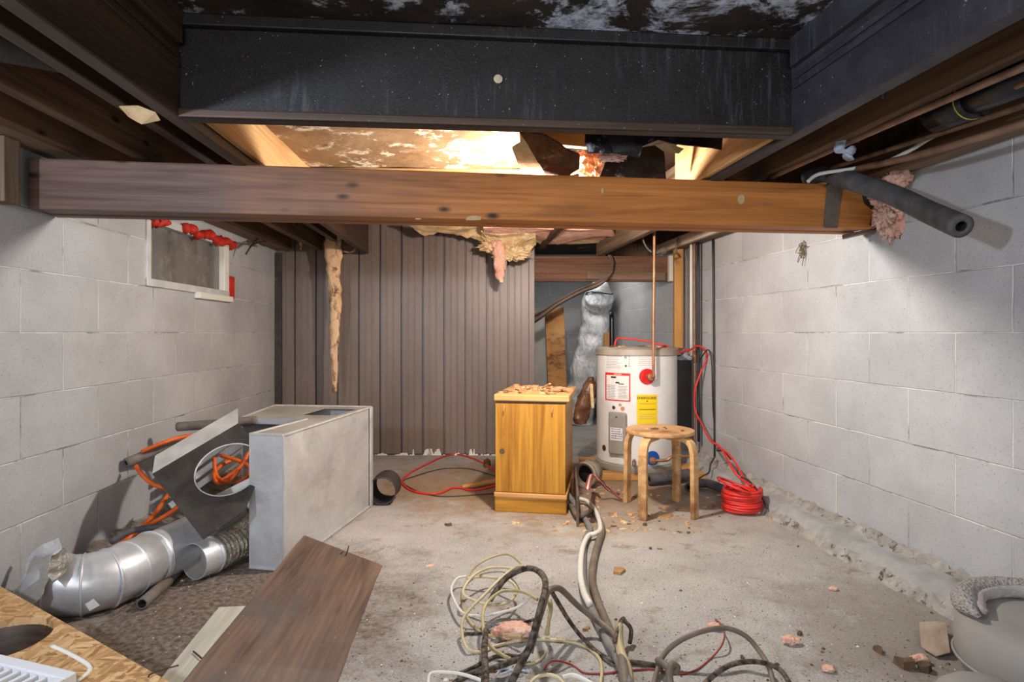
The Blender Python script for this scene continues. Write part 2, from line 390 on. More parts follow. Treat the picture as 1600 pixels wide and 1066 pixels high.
def sweepv(path, r, ns=10, closed=False, inner=None, wob=0.0, caps=True):
    n = len(path); rr = r if callable(r) else (lambda i, t: r)
    V, Fc, mi = [], [], []
    T0 = None; N = None
    for i, p in enumerate(path):
        a = path[(i-1) % n] if (closed or i > 0) else path[i]
        b = path[(i+1) % n] if (closed or i < n-1) else path[i]
        T = (b-a).normalized()
        if N is None:
            N = T.orthogonal().normalized()
        else:
            N = (N-T*N.dot(T))
            N = N.normalized() if N.length > 1e-6 else T.orthogonal().normalized()
        B = T.cross(N); R = rr(i, i/(n-1))
        for k in range(ns):
            th = 2*PI*k/ns
            q = R*(1+wob*noise.noise(Vector((p.x*9+math.cos(th), p.y*9+math.sin(th), p.z*9)))) if wob else R
            V.append(p+N*math.cos(th)*q+B*math.sin(th)*q)
    m = n if closed else n-1
    for i in range(m):
        for k in range(ns):
            a_, b_ = i*ns+k, i*ns+(k+1) % ns; c_ = (i+1) % n*ns
            Fc.append((a_, b_, c_+(k+1) % ns, c_+k)); mi.append(0)
    if inner and not closed:
        base = len(V)
        for i, p in enumerate(path):
            R = rr(i, i/(n-1))
            for k in range(ns):
                V.append(p+(V[i*ns+k]-p)*(inner))
        for i in range(m):
            for k in range(ns):
                a_, b_ = base+i*ns+k, base+i*ns+(k+1) % ns
                Fc.append((a_, a_+ns, b_+ns, b_)); mi.append(1)
        for e in (0, n-1):
            for k in range(ns):
                a_, b_ = e*ns+k, e*ns+(k+1) % ns
                Fc.append((a_, base+a_, base+b_, b_)); mi.append(0)
    elif caps and not closed:
        Fc += [tuple(range(ns)), tuple(range((n-1)*ns, n*ns))]; mi += [0, 0]
    return V, Fc, mi
def tube(name, pts, r, mat, parent=None, k=6, ns=10, closed=False, inner=None, wob=0.0, bore='hole', straight=False):
    path = [Vector(p) for p in pts] if straight else smooth_path(pts, k, closed)
    V, Fc, mi = sweepv(path, r, ns, closed, inner, wob)
    return mesh(name, V, Fc, mat, parent, smooth=True, mats2=[bore] if inner else None, fmi=mi if inner else None)
def lathe(name, prof, c, mat, parent=None, ns=40, smooth=True, axis=None, caps=True):
    """profile [(r, h)] around the axis through c"""
    V, Fc = [], []
    A = Vector(axis or (0,0,1)).normalized(); N = A.orthogonal().normalized(); B = A.cross(N)
    for r, h in prof:
        for k in range(ns):
            th = 2*PI*k/ns; V.append(Vector(c)+A*h+N*math.cos(th)*r+B*math.sin(th)*r)
    for i in range(len(prof)-1):
        for k in range(ns):
            a_, b_ = i*ns+k, i*ns+(k+1) % ns
            Fc.append((a_, b_, b_+ns, a_+ns))
    if caps and prof[0][0] > 1e-4: Fc.append(tuple(range(ns))[::-1])
    if caps and prof[-1][0] > 1e-4: Fc.append(tuple(range((len(prof)-1)*ns, len(prof)*ns)))
    o = mesh(name, V, Fc, mat, parent, smooth=smooth)
    if smooth:
        e = o.modifiers.new('EdgeSplit', 'EDGE_SPLIT'); e.split_angle = math.radians(38)
    return o
def fluff(name, c, size, mat, parent=None, sub=4, amp=.35, fr=2.2, seed=0, taper=None, rot=None):
    bm = bmesh.new(); bmesh.ops.create_icosphere(bm, subdivisions=sub, radius=1)
    for v in bm.verts:
        d = v.co.normalized(); o_ = Vector((seed*3.1, seed*1.7, seed))
        n_ = noise.noise(d*fr+o_)*amp+noise.noise(d*fr*3+o_)*amp*.5+abs(noise.noise(d*fr*8+o_))*amp*.45
        q = d*(1+n_)
        if taper: q.x *= 1-taper*(1-d.z)/2; q.y *= 1-taper*(1-d.z)/2
        v.co = Vector((q.x*size[0], q.y*size[1], q.z*size[2]))
        if rot: v.co.rotate(rot)
    me = bpy.data.meshes.new(name); bm.to_mesh(me); bm.free()
    me.materials.append(MAT[mat])
    for p_ in me.polygons: p_.use_smooth = True
    o = bpy.data.objects.new(name, me)
    return link(o, Matrix.Translation(Vector(c)), parent)
def sheet(name, outline, mat, th=.004, parent=None, wav=0.0, nrm=None, cuts=3, mats2=None):
    """ragged sheet: closed outline of 3-D points, subdivided, rippled and given thickness"""
    bm = bmesh.new(); vs = [bm.verts.new(p) for p in outline]
    f = bm.faces.new(vs)
    f.normal_update(); n = Vector(nrm) if nrm else f.normal.copy()
    bmesh.ops.triangulate(bm, faces=[f])
    bmesh.ops.subdivide_edges(bm, edges=bm.edges[:], cuts=cuts, use_grid_fill=True)
    if wav:
        for v in bm.verts: v.co += n*noise.noise(v.co*9)*wav+n*noise.noise(v.co*31)*wav*.4
    V = [v.co.copy() for v in bm.verts]; bm.verts.index_update()
    Fc = [tuple(v.index for v in f_.verts) for f_ in bm.faces]; bm.free()
    o = mesh(name, V, Fc, mat, parent)
    s = o.modifiers.new('Solidify', 'SOLIDIFY'); s.thickness = th; s.offset = 0
    return o
def textmesh(name, body, size, mapf, mat, parent, M=None):
    cu = bpy.data.curves.new('t', 'FONT'); cu.body = body; cu.size = size; cu.align_x = 'CENTER'; cu.align_y = 'CENTER'; cu.offset = size*.012
    ob = bpy.data.objects.new('t', cu); COL.objects.link(ob)
    dg = bpy.context.evaluated_depsgraph_get(); me = bpy.data.meshes.new_from_object(ob.evaluated_get(dg))
    V = [mapf(v.co.x, v.co.y) for v in me.vertices]; Fc = [tuple(p_.vertices) for p_ in me.polygons]
    bpy.data.objects.remove(ob)
    return mesh(name, V, Fc, mat, parent)
mats()
# ================================================================ camera and light
cam = bpy.data.cameras.new('camera'); cam.sensor_width = 36; cam.lens = F/1600*36; cam.shift_y = -13/1600
cam.clip_start = .02
co = bpy.data.objects.new('camera', cam); COL.objects.link(co); co.location = (0, 0, H); co.rotation_euler = (PI/2, 0, 0)
SC.camera = co
def lamp(name, typ, loc, energy, color, size=.1, target=None, sy=None):
    l = bpy.data.lights.new(name, typ); l.energy = energy; l.color = color
    if typ == 'AREA':
        l.size = size
        if sy: l.shape = 'RECTANGLE'; l.size_y = sy
    else: l.shadow_soft_size = size
    o = bpy.data.objects.new(name, l); COL.objects.link(o); o.location = loc
    if target is not None: o.rotation_euler = (Vector(target)-Vector(loc)).to_track_quat('-Z', 'Y').to_euler()
    return o
lamp('bulb', 'POINT', (.15, 2.385, 1.375), 80, (1.0, .93, .85), .035)
lamp('doorway_daylight', 'AREA', (-1.25, .12, 1.27), 26, (.78, .86, 1.0), .09, (.5, 2.2, 1.1))
lamp('rear_fill', 'AREA', (.62, 5.2, 1.62), 6, (1.0, .97, .93), .3, (.7, 5.4, .5))  # unseen light added to brighten the dim space at the back
lamp('fill_behind', 'AREA', (.1, -1.6, 1.25), 34, (1.0, .98, .96), 1.6, (0, 2.5, .7), .9)  # added fill that evens out the contrast, no fixture behind the camera
w = bpy.data.worlds.new('world'); SC.world = w; w.use_nodes = True
w.node_tree.nodes['Background'].inputs[0].default_value = (.85, .9, 1, 1); w.node_tree.nodes['Background'].inputs[1].default_value = .42
SC.view_settings.view_transform = 'Standard'; SC.view_settings.look = 'None'; SC.view_settings.exposure = 0; SC.view_settings.gamma = 1

# ================================================================ the setting
struct(mesh('floor', [(-3, -.6, 0), (3, -.6, 0), (3, 7, 0), (-3, 7, 0), (-3, -.6, -.1), (3, -.6, -.1), (3, 7, -.1), (-3, 7, -.1)], BF, 'floor', M=Matrix.Identity(4)))
def wall(name, p0, p1, out, z1, mat, org_at_zero):
    """p0->p1 along the wall; local X measures distance from the point at Y=0"""
    p0, p1 = Vector(p0), Vector(p1); d = (p1-p0).normalized(); o = Vector(org_at_zero)
    y = Vector((0,0,1)).cross(d)
    M = Matrix((d, y, Vector((0,0,1)))).transposed().to_4x4(); M.translation = o
    Mi = M.inverted(); a, b = (Mi @ p0).x, (Mi @ p1).x
    t = .2 if out > 0 else -.2
    return M, a, b, t
# left wall with the window opening
M_, a_, b_, t_ = wall('', (xl(-.6), -.6, 0), (xl(6.5), 6.5, 0), 1, 1.49, '', (xl(0), 0, 0))
wl0, wl1, wz0, wz1 = 2.60*1.00146, 3.45*1.00146, 1.085, 1.405
V, Fc = [], []
def addbox(*a):
    n = len(V); V.extend(boxv(*a)); Fc.extend([tuple(i+n for i in f) for f in BF])
addbox(a_, wl0, 0, t_, 0, 1.49); addbox(wl1, b_, 0, t_, 0, 1.49); addbox(wl0, wl1, 0, t_, 0, wz0); addbox(wl0, wl1, 0, t_, wz1, 1.49)
struct(mesh('wall_left', V, Fc, 'block_l', M=M_))
ML = M_
M_, a_, b_, t_ = wall('', (xr(-.6), -.6, 0), (xr(6.5), 6.5, 0), -1, 1.49, '', (xr(0), 0, 0))
struct(mesh('wall_right', boxv(a_, b_, 0, t_, 0, 1.49), BF, 'block_r', M=M_)); MR = M_
struct(mesh('wall_back', boxv(-2.2, 1.6, 0, .2, 0, 1.72), BF, 'block_b', M=Matrix.Translation((0, 6.35, 0))))
# foundation band above the blocks (rim board outside the joists)
for nm, X, s in (('trim_1', xl, -1), ('trim_2', xr, 1)):
    struct(mesh(nm, [(X(-.6)+.06*s, -.6, 1.49), (X(6.4)+.06*s, 6.4, 1.49), (X(6.4)+.1*s, 6.4, 1.49), (X(-.6)+.1*s, -.6, 1.49),
                     (X(-.6)+.06*s, -.6, 1.74), (X(6.4)+.06*s, 6.4, 1.74), (X(6.4)+.1*s, 6.4, 1.74), (X(-.6)+.1*s, -.6, 1.74)], BF, 'joist'))
struct(mesh('ceiling', boxv(-2.2, 2.2, -.6, 6.5, 1.715, 1.76), BF, 'subfloor', M=Matrix.Identity(4)))
# window
win = struct(bpy.data.objects.new('window_1', None)); link(win, Matrix.Translation((xl(3.0), 3.0, wz0)))
def wbox(name, x0, x1, y0, y1, z0, z1, mat, parent=win, bevel=.003): return mesh(name, boxv(x0, x1, y0, y1, z0, z1), BF, mat, parent, ML, bevel=bevel)
fr = .035
wbox('window_frame', wl0, wl1, -.012, .05, wz0, wz0+fr, 'frame'); wbox('window_frame', wl0, wl1, -.012, .05, wz1-fr, wz1, 'frame')
wbox('window_frame', wl0, wl0+fr, -.010, .05, wz0, wz1, 'frame'); wbox('window_frame', wl1-.06, wl1, -.010, .05, wz0, wz1, 'light_frame')
wbox('pane', wl0+fr, wl1-.06, .02, .026, wz0+fr, wz1-fr, 'glass')
wbox('window_sill', wl0+.45, wl1+.01, -.03, .0, wz0-.028, wz0+.004, 'light_frame')
for i, (x0, x1, zz, hh) in enumerate(((wl0+.02, wl0+.14, wz1-.02, .03), (wl0+.3, wl1+.04, wz1-.012, .035))):
    pts = [ML @ Vector((x0+(x1-x0)*k/8, -.018, zz+.012*math.sin(k*2.1))) for k in range(9)]
    o = tube('tape', pts, lambda i, t: .022+.007*math.sin(i*1.7), 'redfoam', win, 4, 8, wob=.7)
    o['label'] = 'red crumpled tape along the window top'
o = wbox('tape', wl1+.002, wl1+.075, -.012, -.002, wz0-.005, wz0+.125, 'redfoam'); o['label'] = 'upright red tape patch beside the window'
# ribbed metal partition
YP = 4.27; x0, x1 = xl(YP)+.004, .15
prof = []; g0 = -1.1066-.153*4; x = g0
while x < x1+.1:
    for dx, dy in ((0, 0), (.003, .022), (.015, .022), (.017, 0), (.052, 0), (.054, -.004), (.058, -.004), (.06, 0), (.098, 0), (.10, -.004), (.104, -.004), (.106, 0)):
        prof.append((x+dx, YP+dy))
    x += .153
prof = [(x0, YP)]+[q for q in prof if x0 < q[0] < x1]+[(x1, YP)]
V = [(q[0], q[1], z) for z in (.012, 1.655) for q in prof]; n = len(prof)
Fc = [(i, i+1, i+1+n, i+n) for i in range(n-1)]
pw = struct(mesh('wall_partition', V, Fc, 'siding', origin=(0, YP, 0)))
s = pw.modifiers.new('Solidify', 'SOLIDIFY'); s.thickness = .004; s.offset = 0
struct(mesh('trim_3', boxv(x1-.03, x1+.012, YP-.012, YP+.05, 0, 1.5), BF, 'siding', bevel=.003))
struct(mesh('trim_4', boxv(x0-.003, x0+.045, YP-.03, YP-.006, 0, 1.45), BF, 'steel', bevel=.003))
# splashes of white paint along its foot
V, Fc = [], []
for k in range(46):
    cxp = random.uniform(-1.05, .05) if k > 8 else random.uniform(-1.6, -1.0); wd = random.uniform(.006, .03); ht = random.choice((.008, .012, .02, .05))
    n = len(V); V += [(cxp-wd, YP-.006, .001), (cxp+wd, YP-.006, .001), (cxp+wd*.4, YP-.0055, ht), (cxp-wd*.5, YP-.0055, ht*.8)]; Fc.append((n, n+1, n+2, n+3))
o = mesh('paint_splash', V, Fc, 'light_frame', pw)
# rough footing along the right wall
V, Fc = [], []
cs = [(0, .098), (.018, .095), (.04, .078), (.07, .072), (.105, .066), (.125, .04), (.14, .018), (.155, -.005)]
NY = 260
for i in range(NY+1):
    Y = .9+(4.6-.9)*i/NY
    for k, (d, z) in enumerate(cs):
        q = Vector((Y*7, k*1.3, 0)); r1 = noise.noise(q)*.020+noise.noise(q*3.7)*.018+noise.noise(q*9)*.012
        rough = 1.0 if k in (0, 1, 6, 7) else (.6 if k in (2, 5) else .12)
        V.append((xr(Y)+.004-d*(1+.12*noise.noise(Vector((Y*4, 5, 0))))-abs(r1)*rough, Y, z+r1*rough*(1 if k < 7 else 0)))
nn = len(cs)
for i in range(NY):
    for k in range(nn-1): Fc.append((i*nn+k, i*nn+k+1, (i+1)*nn+k+1, (i+1)*nn+k))
struct(mesh('trim_5', V, Fc, 'curb', smooth=True, mats2=['curbp'], fmi=[1 if (f[0] % nn) in (2, 3, 4) else 0 for f in Fc]))
# soil banked against the left wall
V, Fc = [], []
NX, NY = 14, 90
for i in range(NY+1):
    Y = 1.35+(3.9-1.35)*i/NY
    for k in range(NX+1):
        d = .34*k/NX; h_ = .075*(1-k/NX)**1.6*(1+.5*noise.noise(Vector((Y*2.3, 0, 0))))
        q = Vector((d*14, Y*14, 1)); h_ += (noise.noise(q)*.018+noise.noise(q*3)*.01+abs(noise.noise(q*7))*.006)*(1-k/NX)
        V.append((xl(Y)+.001+d, Y, h_-.004*(k == NX)))
for i in range(NY):
    for k in range(NX): Fc.append((i*(NX+1)+k, i*(NX+1)+k+1, (i+1)*(NX+1)+k+1, (i+1)*(NX+1)+k))
tag(mesh('soil_bank', V, Fc, 'soil', smooth=True), 'brown dirt and rubble banked along the foot of the left block wall', 'dirt', kind='stuff')

# ================================================================ overhead timber
ZB, ZT = 1.437, 1.70
def jo(name, X, Y0, Y1, w, z0, z1, mat, label, cat='joist', parent=None, group=None, bevel=.004):
    """joist whose left face follows X(Y)"""
    V = [(X(Y0), Y0, z0), (X(Y0)+w, Y0, z0), (X(Y1)+w, Y1, z0), (X(Y1), Y1, z0)]
    a = Vector(((X(Y0)+w/2), Y0, (z0+z1)/2)); b = Vector((X(Y1)+w/2, Y1, (z0+z1)/2))
    o = board(name, a, b, abs(w), z1-z0, mat, parent, bevel=bevel)
    if label: tag(o, label, cat, group)
    return o
# front lumber beam
bl, br_ = Vector((xl(1.9)+.015, 1.905, 0)), Vector((1.375, 2.262, 0))
dirb = (br_-bl).normalized(); nb = Vector((-dirb.y, dirb.x, 0))
zb0, zb1 = 1.276, 1.441
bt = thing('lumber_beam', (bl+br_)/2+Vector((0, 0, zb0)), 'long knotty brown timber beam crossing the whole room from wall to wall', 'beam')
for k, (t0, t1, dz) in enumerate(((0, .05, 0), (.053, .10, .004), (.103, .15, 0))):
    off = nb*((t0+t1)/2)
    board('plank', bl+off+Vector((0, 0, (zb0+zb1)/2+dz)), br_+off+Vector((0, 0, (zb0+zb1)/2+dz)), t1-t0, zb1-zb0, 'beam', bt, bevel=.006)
def onbeam(px, py): # point on front face
    # intersect the ray with the face plane
    d = Vector(((px-CX)/F, 1, -(py-HY)/F)); t = (bl).dot(nb)/(Vector((d.x, d.y, 0)).dot(nb))
    return Vector((0, 0, H))+d*t
o = sheet('band', [onbeam(1292, 281)-nb*.003, onbeam(1317, 283)-nb*.003, onbeam(1307, 357)-nb*.003, onbeam(1286, 356)-nb*.003], 'tape', .003, bt); o['label'] = 'grey-brown upright band on the beam'
ou = [(1352,292),(1375,296),(1392,316),(1386,345),(1374,356),(1358,352),(1364,330),(1350,318),(1346,304)]
o = sheet('stain_patch', [onbeam(*q)-nb*.002 for q in ou], 'soot2', .002, bt); o['label'] = 'dark brown patch at the beam end'
for (a, b, c, d) in ((722,336,758,346),(1150,300,1166,320),(938,292,944,304),(646,341,660,344)):
    n_ = 8; cx_, cy_ = (a+c)/2, (b+d)/2
    sheet('paint_chip', [onbeam(cx_+(c-a)/2*math.cos(t)*random.uniform(.6,1), cy_+(d-b)/2*math.sin(t)*random.uniform(.6,1))-nb*.002 for t in [2*PI*i/n_ for i in range(n_)]], 'paper', .0015, bt)
# header and trimmers of the hatch
hl, hr = Vector((tl(1.54)-.002, 1.54, 0)), Vector((tr(1.68)+.002, 1.68, 0)); dh = (hr-hl).normalized(); nh = Vector((-dh.y, dh.x, 0))
ht = thing('header_beam', (hl+hr)/2+Vector((0, 0, ZB)), 'wide sooty black header beam across the top of the room', 'beam')
def hb(name, t0, t1, z0, z1, mat='soot', bevel=.004):
    off = nh*((t0+t1)/2); return board(name, hl+off+Vector((0, 0, (z0+z1)/2)), hr+off+Vector((0, 0, (z0+z1)/2)), t1-t0, z1-z0, mat, ht, bevel=bevel)
hb('plank', 0, .042, ZB, 1.70); hb('top_lip', -.022, -.001, 1.668, 1.70); hb('bottom_lip', -.010, -.001, ZB, ZB+.022, 'soot2')
hp = Vector((0, 0, H))+Vector(((778-CX)/F, 1, (HY-125)/F))*1.612
lathe('plug', [(0, 0), (.010, 0), (.012, .003), (.0, .004)], hp-nh*.004, 'nailhole', ht, 16, axis=tuple(-nh))['label'] = 'pale round plug'
jL = jo('trimmer_joist', lambda Y: tl(Y)-.042, -.3, 4.2, .042, ZB, ZT, 'soot2', 'dark trimmer joist running back from the left end of the black header', 'joist')
jR = jo('trimmer_joist', tr, -.3, 2.48, .044, ZB, ZT, 'soot_lit', 'black-stained trimmer joist running back from the right end of the header', 'joist')
for z0, z1, dd, mm in ((1.56, 1.575, .008, 'soot_lit'), (1.62, 1.70, .018, 'soot_lit'), (1.585, 1.60, .006, 'soot_lit')):
    a = Vector((tr(.2)-dd/2, .2, (z0+z1)/2)); b = Vector((tr(1.66)-dd/2, 1.66, (z0+z1)/2))
    board('ledger_strip', a, b, dd, z1-z0, mm, jR, bevel=.002)
    a = Vector((tl(.2)+dd/2, .2, (z0+z1)/2)); b = Vector((tl(1.52)+dd/2, 1.52, (z0+z1)/2))
    board('ledger_strip', a, b, dd, z1-z0, 'soot2', jL, bevel=.002)
# bare tan timber inside the lit bay
tag(board('bay_board', Vector((tl(1.60)+.012, 1.60, 1.545)), Vector((tl(3.2)+.012, 3.2, 1.545)), .022, .15, 'tan', bevel=.004), 'rough tan board lit behind the left end of the header', 'board')
tag(board('bay_board', Vector((tr(1.76)-.012, 1.76, 1.55)), Vector((tr(2.46)-.012, 2.46, 1.55)), .022, .2, 'tan', bevel=.004), 'rough tan board lit behind the right end of the header', 'board')
# mouldy boards
zc = 1.618
ol = [(tl(1.6)+.02, 1.66), (-.3, 1.7), (.05, 1.72), (.07, 1.80), (.035, 1.9), (.075, 1.98), (.13, 2.12), (.20, 2.35), (.22, 2.62), (-.1, 2.66), (-.5, 2.64), (tl(2.6)+.02, 2.62)]
tag(sheet('ceiling_board', [(x, y, zc) for x, y in ol], 'mold', .012, None, .004, (0,0,1)), 'stained tan ceiling board with white mould behind the header', 'ceiling board')
tag(sheet('ceiling_board', [(tl(.2)+.02, .0, 1.706), (tr(.2)-.02, .0, 1.706), (tr(1.6)-.02, 1.66, 1.706), (tl(1.6)+.02, 1.52, 1.706)], 'moldblk', .01, None, .006, (0,0,1)), 'black ceiling board blotched with white mould above the header', 'ceiling board')
tag(board('cross_rail', (-.97, 2.70, 1.60), (.25, 2.74, 1.60), .05, .05, 'tan'), 'thin tan rail along the far edge of the mouldy ceiling board', 'board')
# torn pieces hanging in the bay
tag(sheet('torn_flap', [P(812,206,1.86), P(838,206,1.88), P(862,222,1.95), P(905,240,2.05), P(905,262,2.1), P(884,275,2.22), P(852,272,2.2), P(836,246,2.0)], 'rot', .01, None, .02), 'torn rotten brown flap hanging beside the mouldy ceiling board', 'torn board')
tag(sheet('torn_paper', [P(800,232,1.98), P(824,216,1.9), P(846,240,2.0), P(854,275,2.25), P(820,276,2.3)], 'cream', .006, None, .01), 'bright cream torn paper edge of the mouldy ceiling board', 'torn paper')
tag(board('bay_board', P(815,212,2.05), P(925,222,2.2), .03, .05, 'stud'), 'short orange-brown board just under the black header', 'board')
tag(sheet('torn_board', [P(917,140,1.80), P(1000,142,1.82), P(1003,232,1.83), P(998,246,1.85), P(958,240,1.84), P(918,240,1.82), P(914,222,1.80)], 'blkpaper', .006, None, .012), 'black curled panel with white specks hanging below the header', 'torn board')
tag(sheet('torn_board', [P(1000,150,1.86), P(1128,155,1.92), P(1128,234,1.92), P(1098,230,1.9), P(1050,224,1.9), P(1030,218,1.88), P(1000,230,1.86)], 'blkpaper', .006, None, .01), 'long black ragged panel strip under the header, right of the curled one', 'torn board')
tag(sheet('torn_board', [P(952,238,2.28), P(1035,226,2.3), P(1038,250,2.3), P(1040,280,2.32), P(935,280,2.3)], 'blkpaper', .008, None, .012), 'dark mouldy panel piece standing behind the beam, lowest of the black panels', 'torn board')
tag(sheet('torn_paper', [P(1022,226,2.0), P(1040,222,2.0), P(1068,232,2.02), P(1060,240,2.02), P(1036,236,2.02)], 'paper', .004, None, .01), 'small grey paper scrap below the ragged black strip', 'torn paper')
tag(sheet('torn_paper', [P(886,262,2.35), P(892,246,2.33), P(912,244,2.33), P(910,270,2.36), P(884,276,2.36)], 'paper', .006, None, .01), 'small tan paper scrap left of the bright insulation tuft', 'torn paper')
tag(fluff('insulation_tuft', P(928,262,2.36), (.05,.03,.06), 'pink', None, 5, .8, 3, 3), 'bright pink insulation tuft glowing behind the beam', 'insulation')
tag(fluff('insulation_tuft', P(958,246,2.05), (.04,.015,.012), 'pink', None, 4, .8, 3, 5), 'small pink insulation wisp under the curled black panel', 'insulation')
# joists to the left of the hatch, towards the wall
jo('floor_joist', lambda Y: -1.19-.056*Y+.05, -.3, 4.2, .04, 1.455, ZT, 'joist', 'dark joist midway between left wall and trimmer', 'joist')
jo('floor_joist', lambda Y: -1.02-.056*Y+.02, -.3, 4.2, .04, 1.50, ZT, 'soot2', 'high dark joist just left of the trimmer', 'joist')
jo('sill_plate', lambda Y: xl(Y)+.002, -.3, 4.22, .10, 1.468, 1.505, 'joistg', 'greyish timber plate along the top of the left wall', 'plate')
jo('ledger_board', lambda Y: xl(Y)+.104, -.3, 4.2, .03, 1.475, 1.60, 'joist', 'brown ledger board fixed beside the left wall plate', 'board')
tag(board('brace', P(-20,70,1.30), P(185,112,1.62), .02, .06, 'steel'), 'bluish grey brace crossing under the joists at the upper left', 'brace')
tag(board('block_post', (xl(1.79)+.03, 1.79, 1.27), (xl(1.79)+.03, 1.79, 1.465), .06, .055, 'joistg', None, (1, 0, 0)), 'stub of brown post at the left end of the long beam', 'post')
tag(sheet('torn_paper', [P(186,166,1.60), P(215,165,1.6), P(242,176,1.6), P(250,188,1.62), P(222,194,1.62), P(200,182,1.62)], 'paper', .004, None, .008), 'tan paper scrap stuck beside the left trimmer joist', 'torn paper')
# right of the hatch
jo('floor_joist', lambda Y: 1.015-.13*(Y-1.68), -.3, 4.3, .04, 1.47, ZT, 'joist', 'dark brown joist behind the long copper pipe', 'joist')
jo('sill_plate', lambda Y: xr(Y)-.105, -.3, 4.3, .10, 1.462, 1.50, 'joistg', 'brown timber plate along the top of the right wall', 'plate')
jo('ledger_board', lambda Y: xr(Y)-.15, -.3, 3.0, .035, 1.452, 1.53, 'joist', 'split brown ledger board beside the right wall plate', 'board')
jo('ledger_board', lambda Y: xr(Y)-.14, 3.02, 4.32, .03, 1.452, 1.515, 'pale', 'pale ledger board beside the right wall above the heater pipes', 'board')
jo('floor_joist', lambda Y: .745-.132*(Y-3.3), 2.5, 4.32, .045, ZB, ZT, 'joistg', 'brown joist running back to the far cross beam', 'joist')
jo('floor_joist', lambda Y: .30-.1*(Y-3.3), 2.8, 4.3, .04, 1.50, ZT, 'joist', 'dark joist above the pink batt', 'joist')
jo('floor_joist', lambda Y: -.4-.06*(Y-3.3), 2.8, 4.25, .04, 1.60, ZT, 'joist', 'dark joist above the middle of the ribbed partition', 'joist')
# far cross beam
cb = thing('cross_beam', (.66, 4.36, 1.25), 'brown cross beam in the opening right of the ribbed partition', 'beam')
board('plank', P(833,420.5,4.36), P(1050,420.5,4.36), .05, .187, 'brownw', cb, bevel=.004)
board('cleat', P(917,430,4.325), P(1040,432,4.325), .018, .058, 'joistg', cb)['label'] = 'lighter cleat on the far beam'
o = board('end_block', P(1044,420,4.32), P(1062,420,4.32), .06, .185, 'light_frame', cb); o['label'] = 'white painted end block'
# debris edge beyond the beam on the left
tag(board('stub_joist', P(478,352,3.9), P(505,372,4.2), .04, .05, 'soot2'), 'short dark stub of joist above the ribbed partition, left of the hanging strip', 'joist')
tag(board('stub_joist', P(530,368,4.12), P(553,368,4.12), .05, .17, 'brownw'), 'brown block of joist directly right of the hanging strip', 'joist')
for (a, b) in (((384,398),(404,372)),((390,386),(418,378)),((386,378),(412,384))):
    tag(tube('dead_twig', [LW(a[0], a[1], .10), LW((a[0]+b[0])/2, (a[1]+b[1])/2-3, .12), LW(b[0], b[1], .06)], .005, 'soot2', None, 4, 6), 'dark splinter poking out at the far end of the left wall top', 'splinter', 'splinters at the left wall top')
# ---- pipes and cables under the right joists
def pxtube(name, pts, r, mat, label, cat, ns=12, group=None, **k):
    return tag(tube(name, [P(*q) for q in pts], r, mat, None, ns=ns, **k), label, cat, group)
pxtube('copper_pipe', [(1205,277,2.23), (1300,234,1.92), (1400,190,1.64), (1500,147,1.45), (1615,98,1.28)], .0095, 'copperd', 'long copper pipe slanting under the joists, with a rag tied on', 'pipe', k=3)
pxtube('copper_pipe', [(1556,151,1.50), (1615,122,1.36)], .008, 'copperd', 'short copper pipe in front of the black drain pipe', 'pipe')
bp = thing('drain_pipe', P(1530,150,1.55), 'glossy black drain pipe with a collar and yellow glue ring', 'pipe')
dA, dB = P(1462,180,1.72), P(1640,104,1.36); dd = (dB-dA)
tube('pipe', [dA+dd*.1, dB], .042, 'abs', bp, ns=24, straight=True)
tube('collar', [dA+dd*.02, dA+dd*.40], .052, 'abs', bp, ns=24, straight=True)
tube('glue_ring', [dA+dd*.37, dA+dd*.378], .0532, 'yellowring', bp, ns=24, straight=True)['label'] = 'yellow glue ring'
pxtube('pipe_run', [(1330,266,2.12), (1420,246,1.86), (1520,218,1.66), (1615,188,1.52)], .011, 'copperd', 'brown pipe nearest the right wall top', 'pipe')
pxtube('pipe_run', [(1300,262,2.16), (1420,224,1.84), (1520,192,1.62), (1615,160,1.45)], .008, 'joist', 'thin dark brown pipe just under the black drain pipe', 'pipe')
pxtube('cable', [(1262,284,2.14), (1280,272,2.14), (1330,264,2.10), (1380,254,2.0), (1420,236,1.9), (1460,212,1.8), (1505,194,1.74)], .0065, 'white_c', 'pale grey cable curving from the beam top to the drain pipe', 'cable')
pxtube('cable', [(1380,152,1.55), (1382,120,1.5), (1410,108,1.45), (1450,100,1.42)], .006, 'soot', 'black cable loop under the right joists', 'cable')
pxtube('cable', [(1340,222,1.83), (1362,190,1.76), (1372,168,1.7), (1376,150,1.62)], .0035, 'cord', 'thin dark wire hanging behind the copper pipe', 'cable')
rg = thing('rag', P(1320,225,1.86), 'pale blue twisted rag tied around the copper pipe', 'rag')
tube('knot', [P(1326,202,1.88), P(1322,214,1.84), P(1308,224,1.84), P(1316,236,1.83), P(1330,238,1.83), P(1324,246,1.83)], lambda i, t: .013+.006*math.sin(i*.9), 'rag', rg, wob=.5)
tube('tail', [P(1318,214,1.85), P(1334,204,1.87), P(1338,198,1.88)], .009, 'rag', rg, wob=.5)
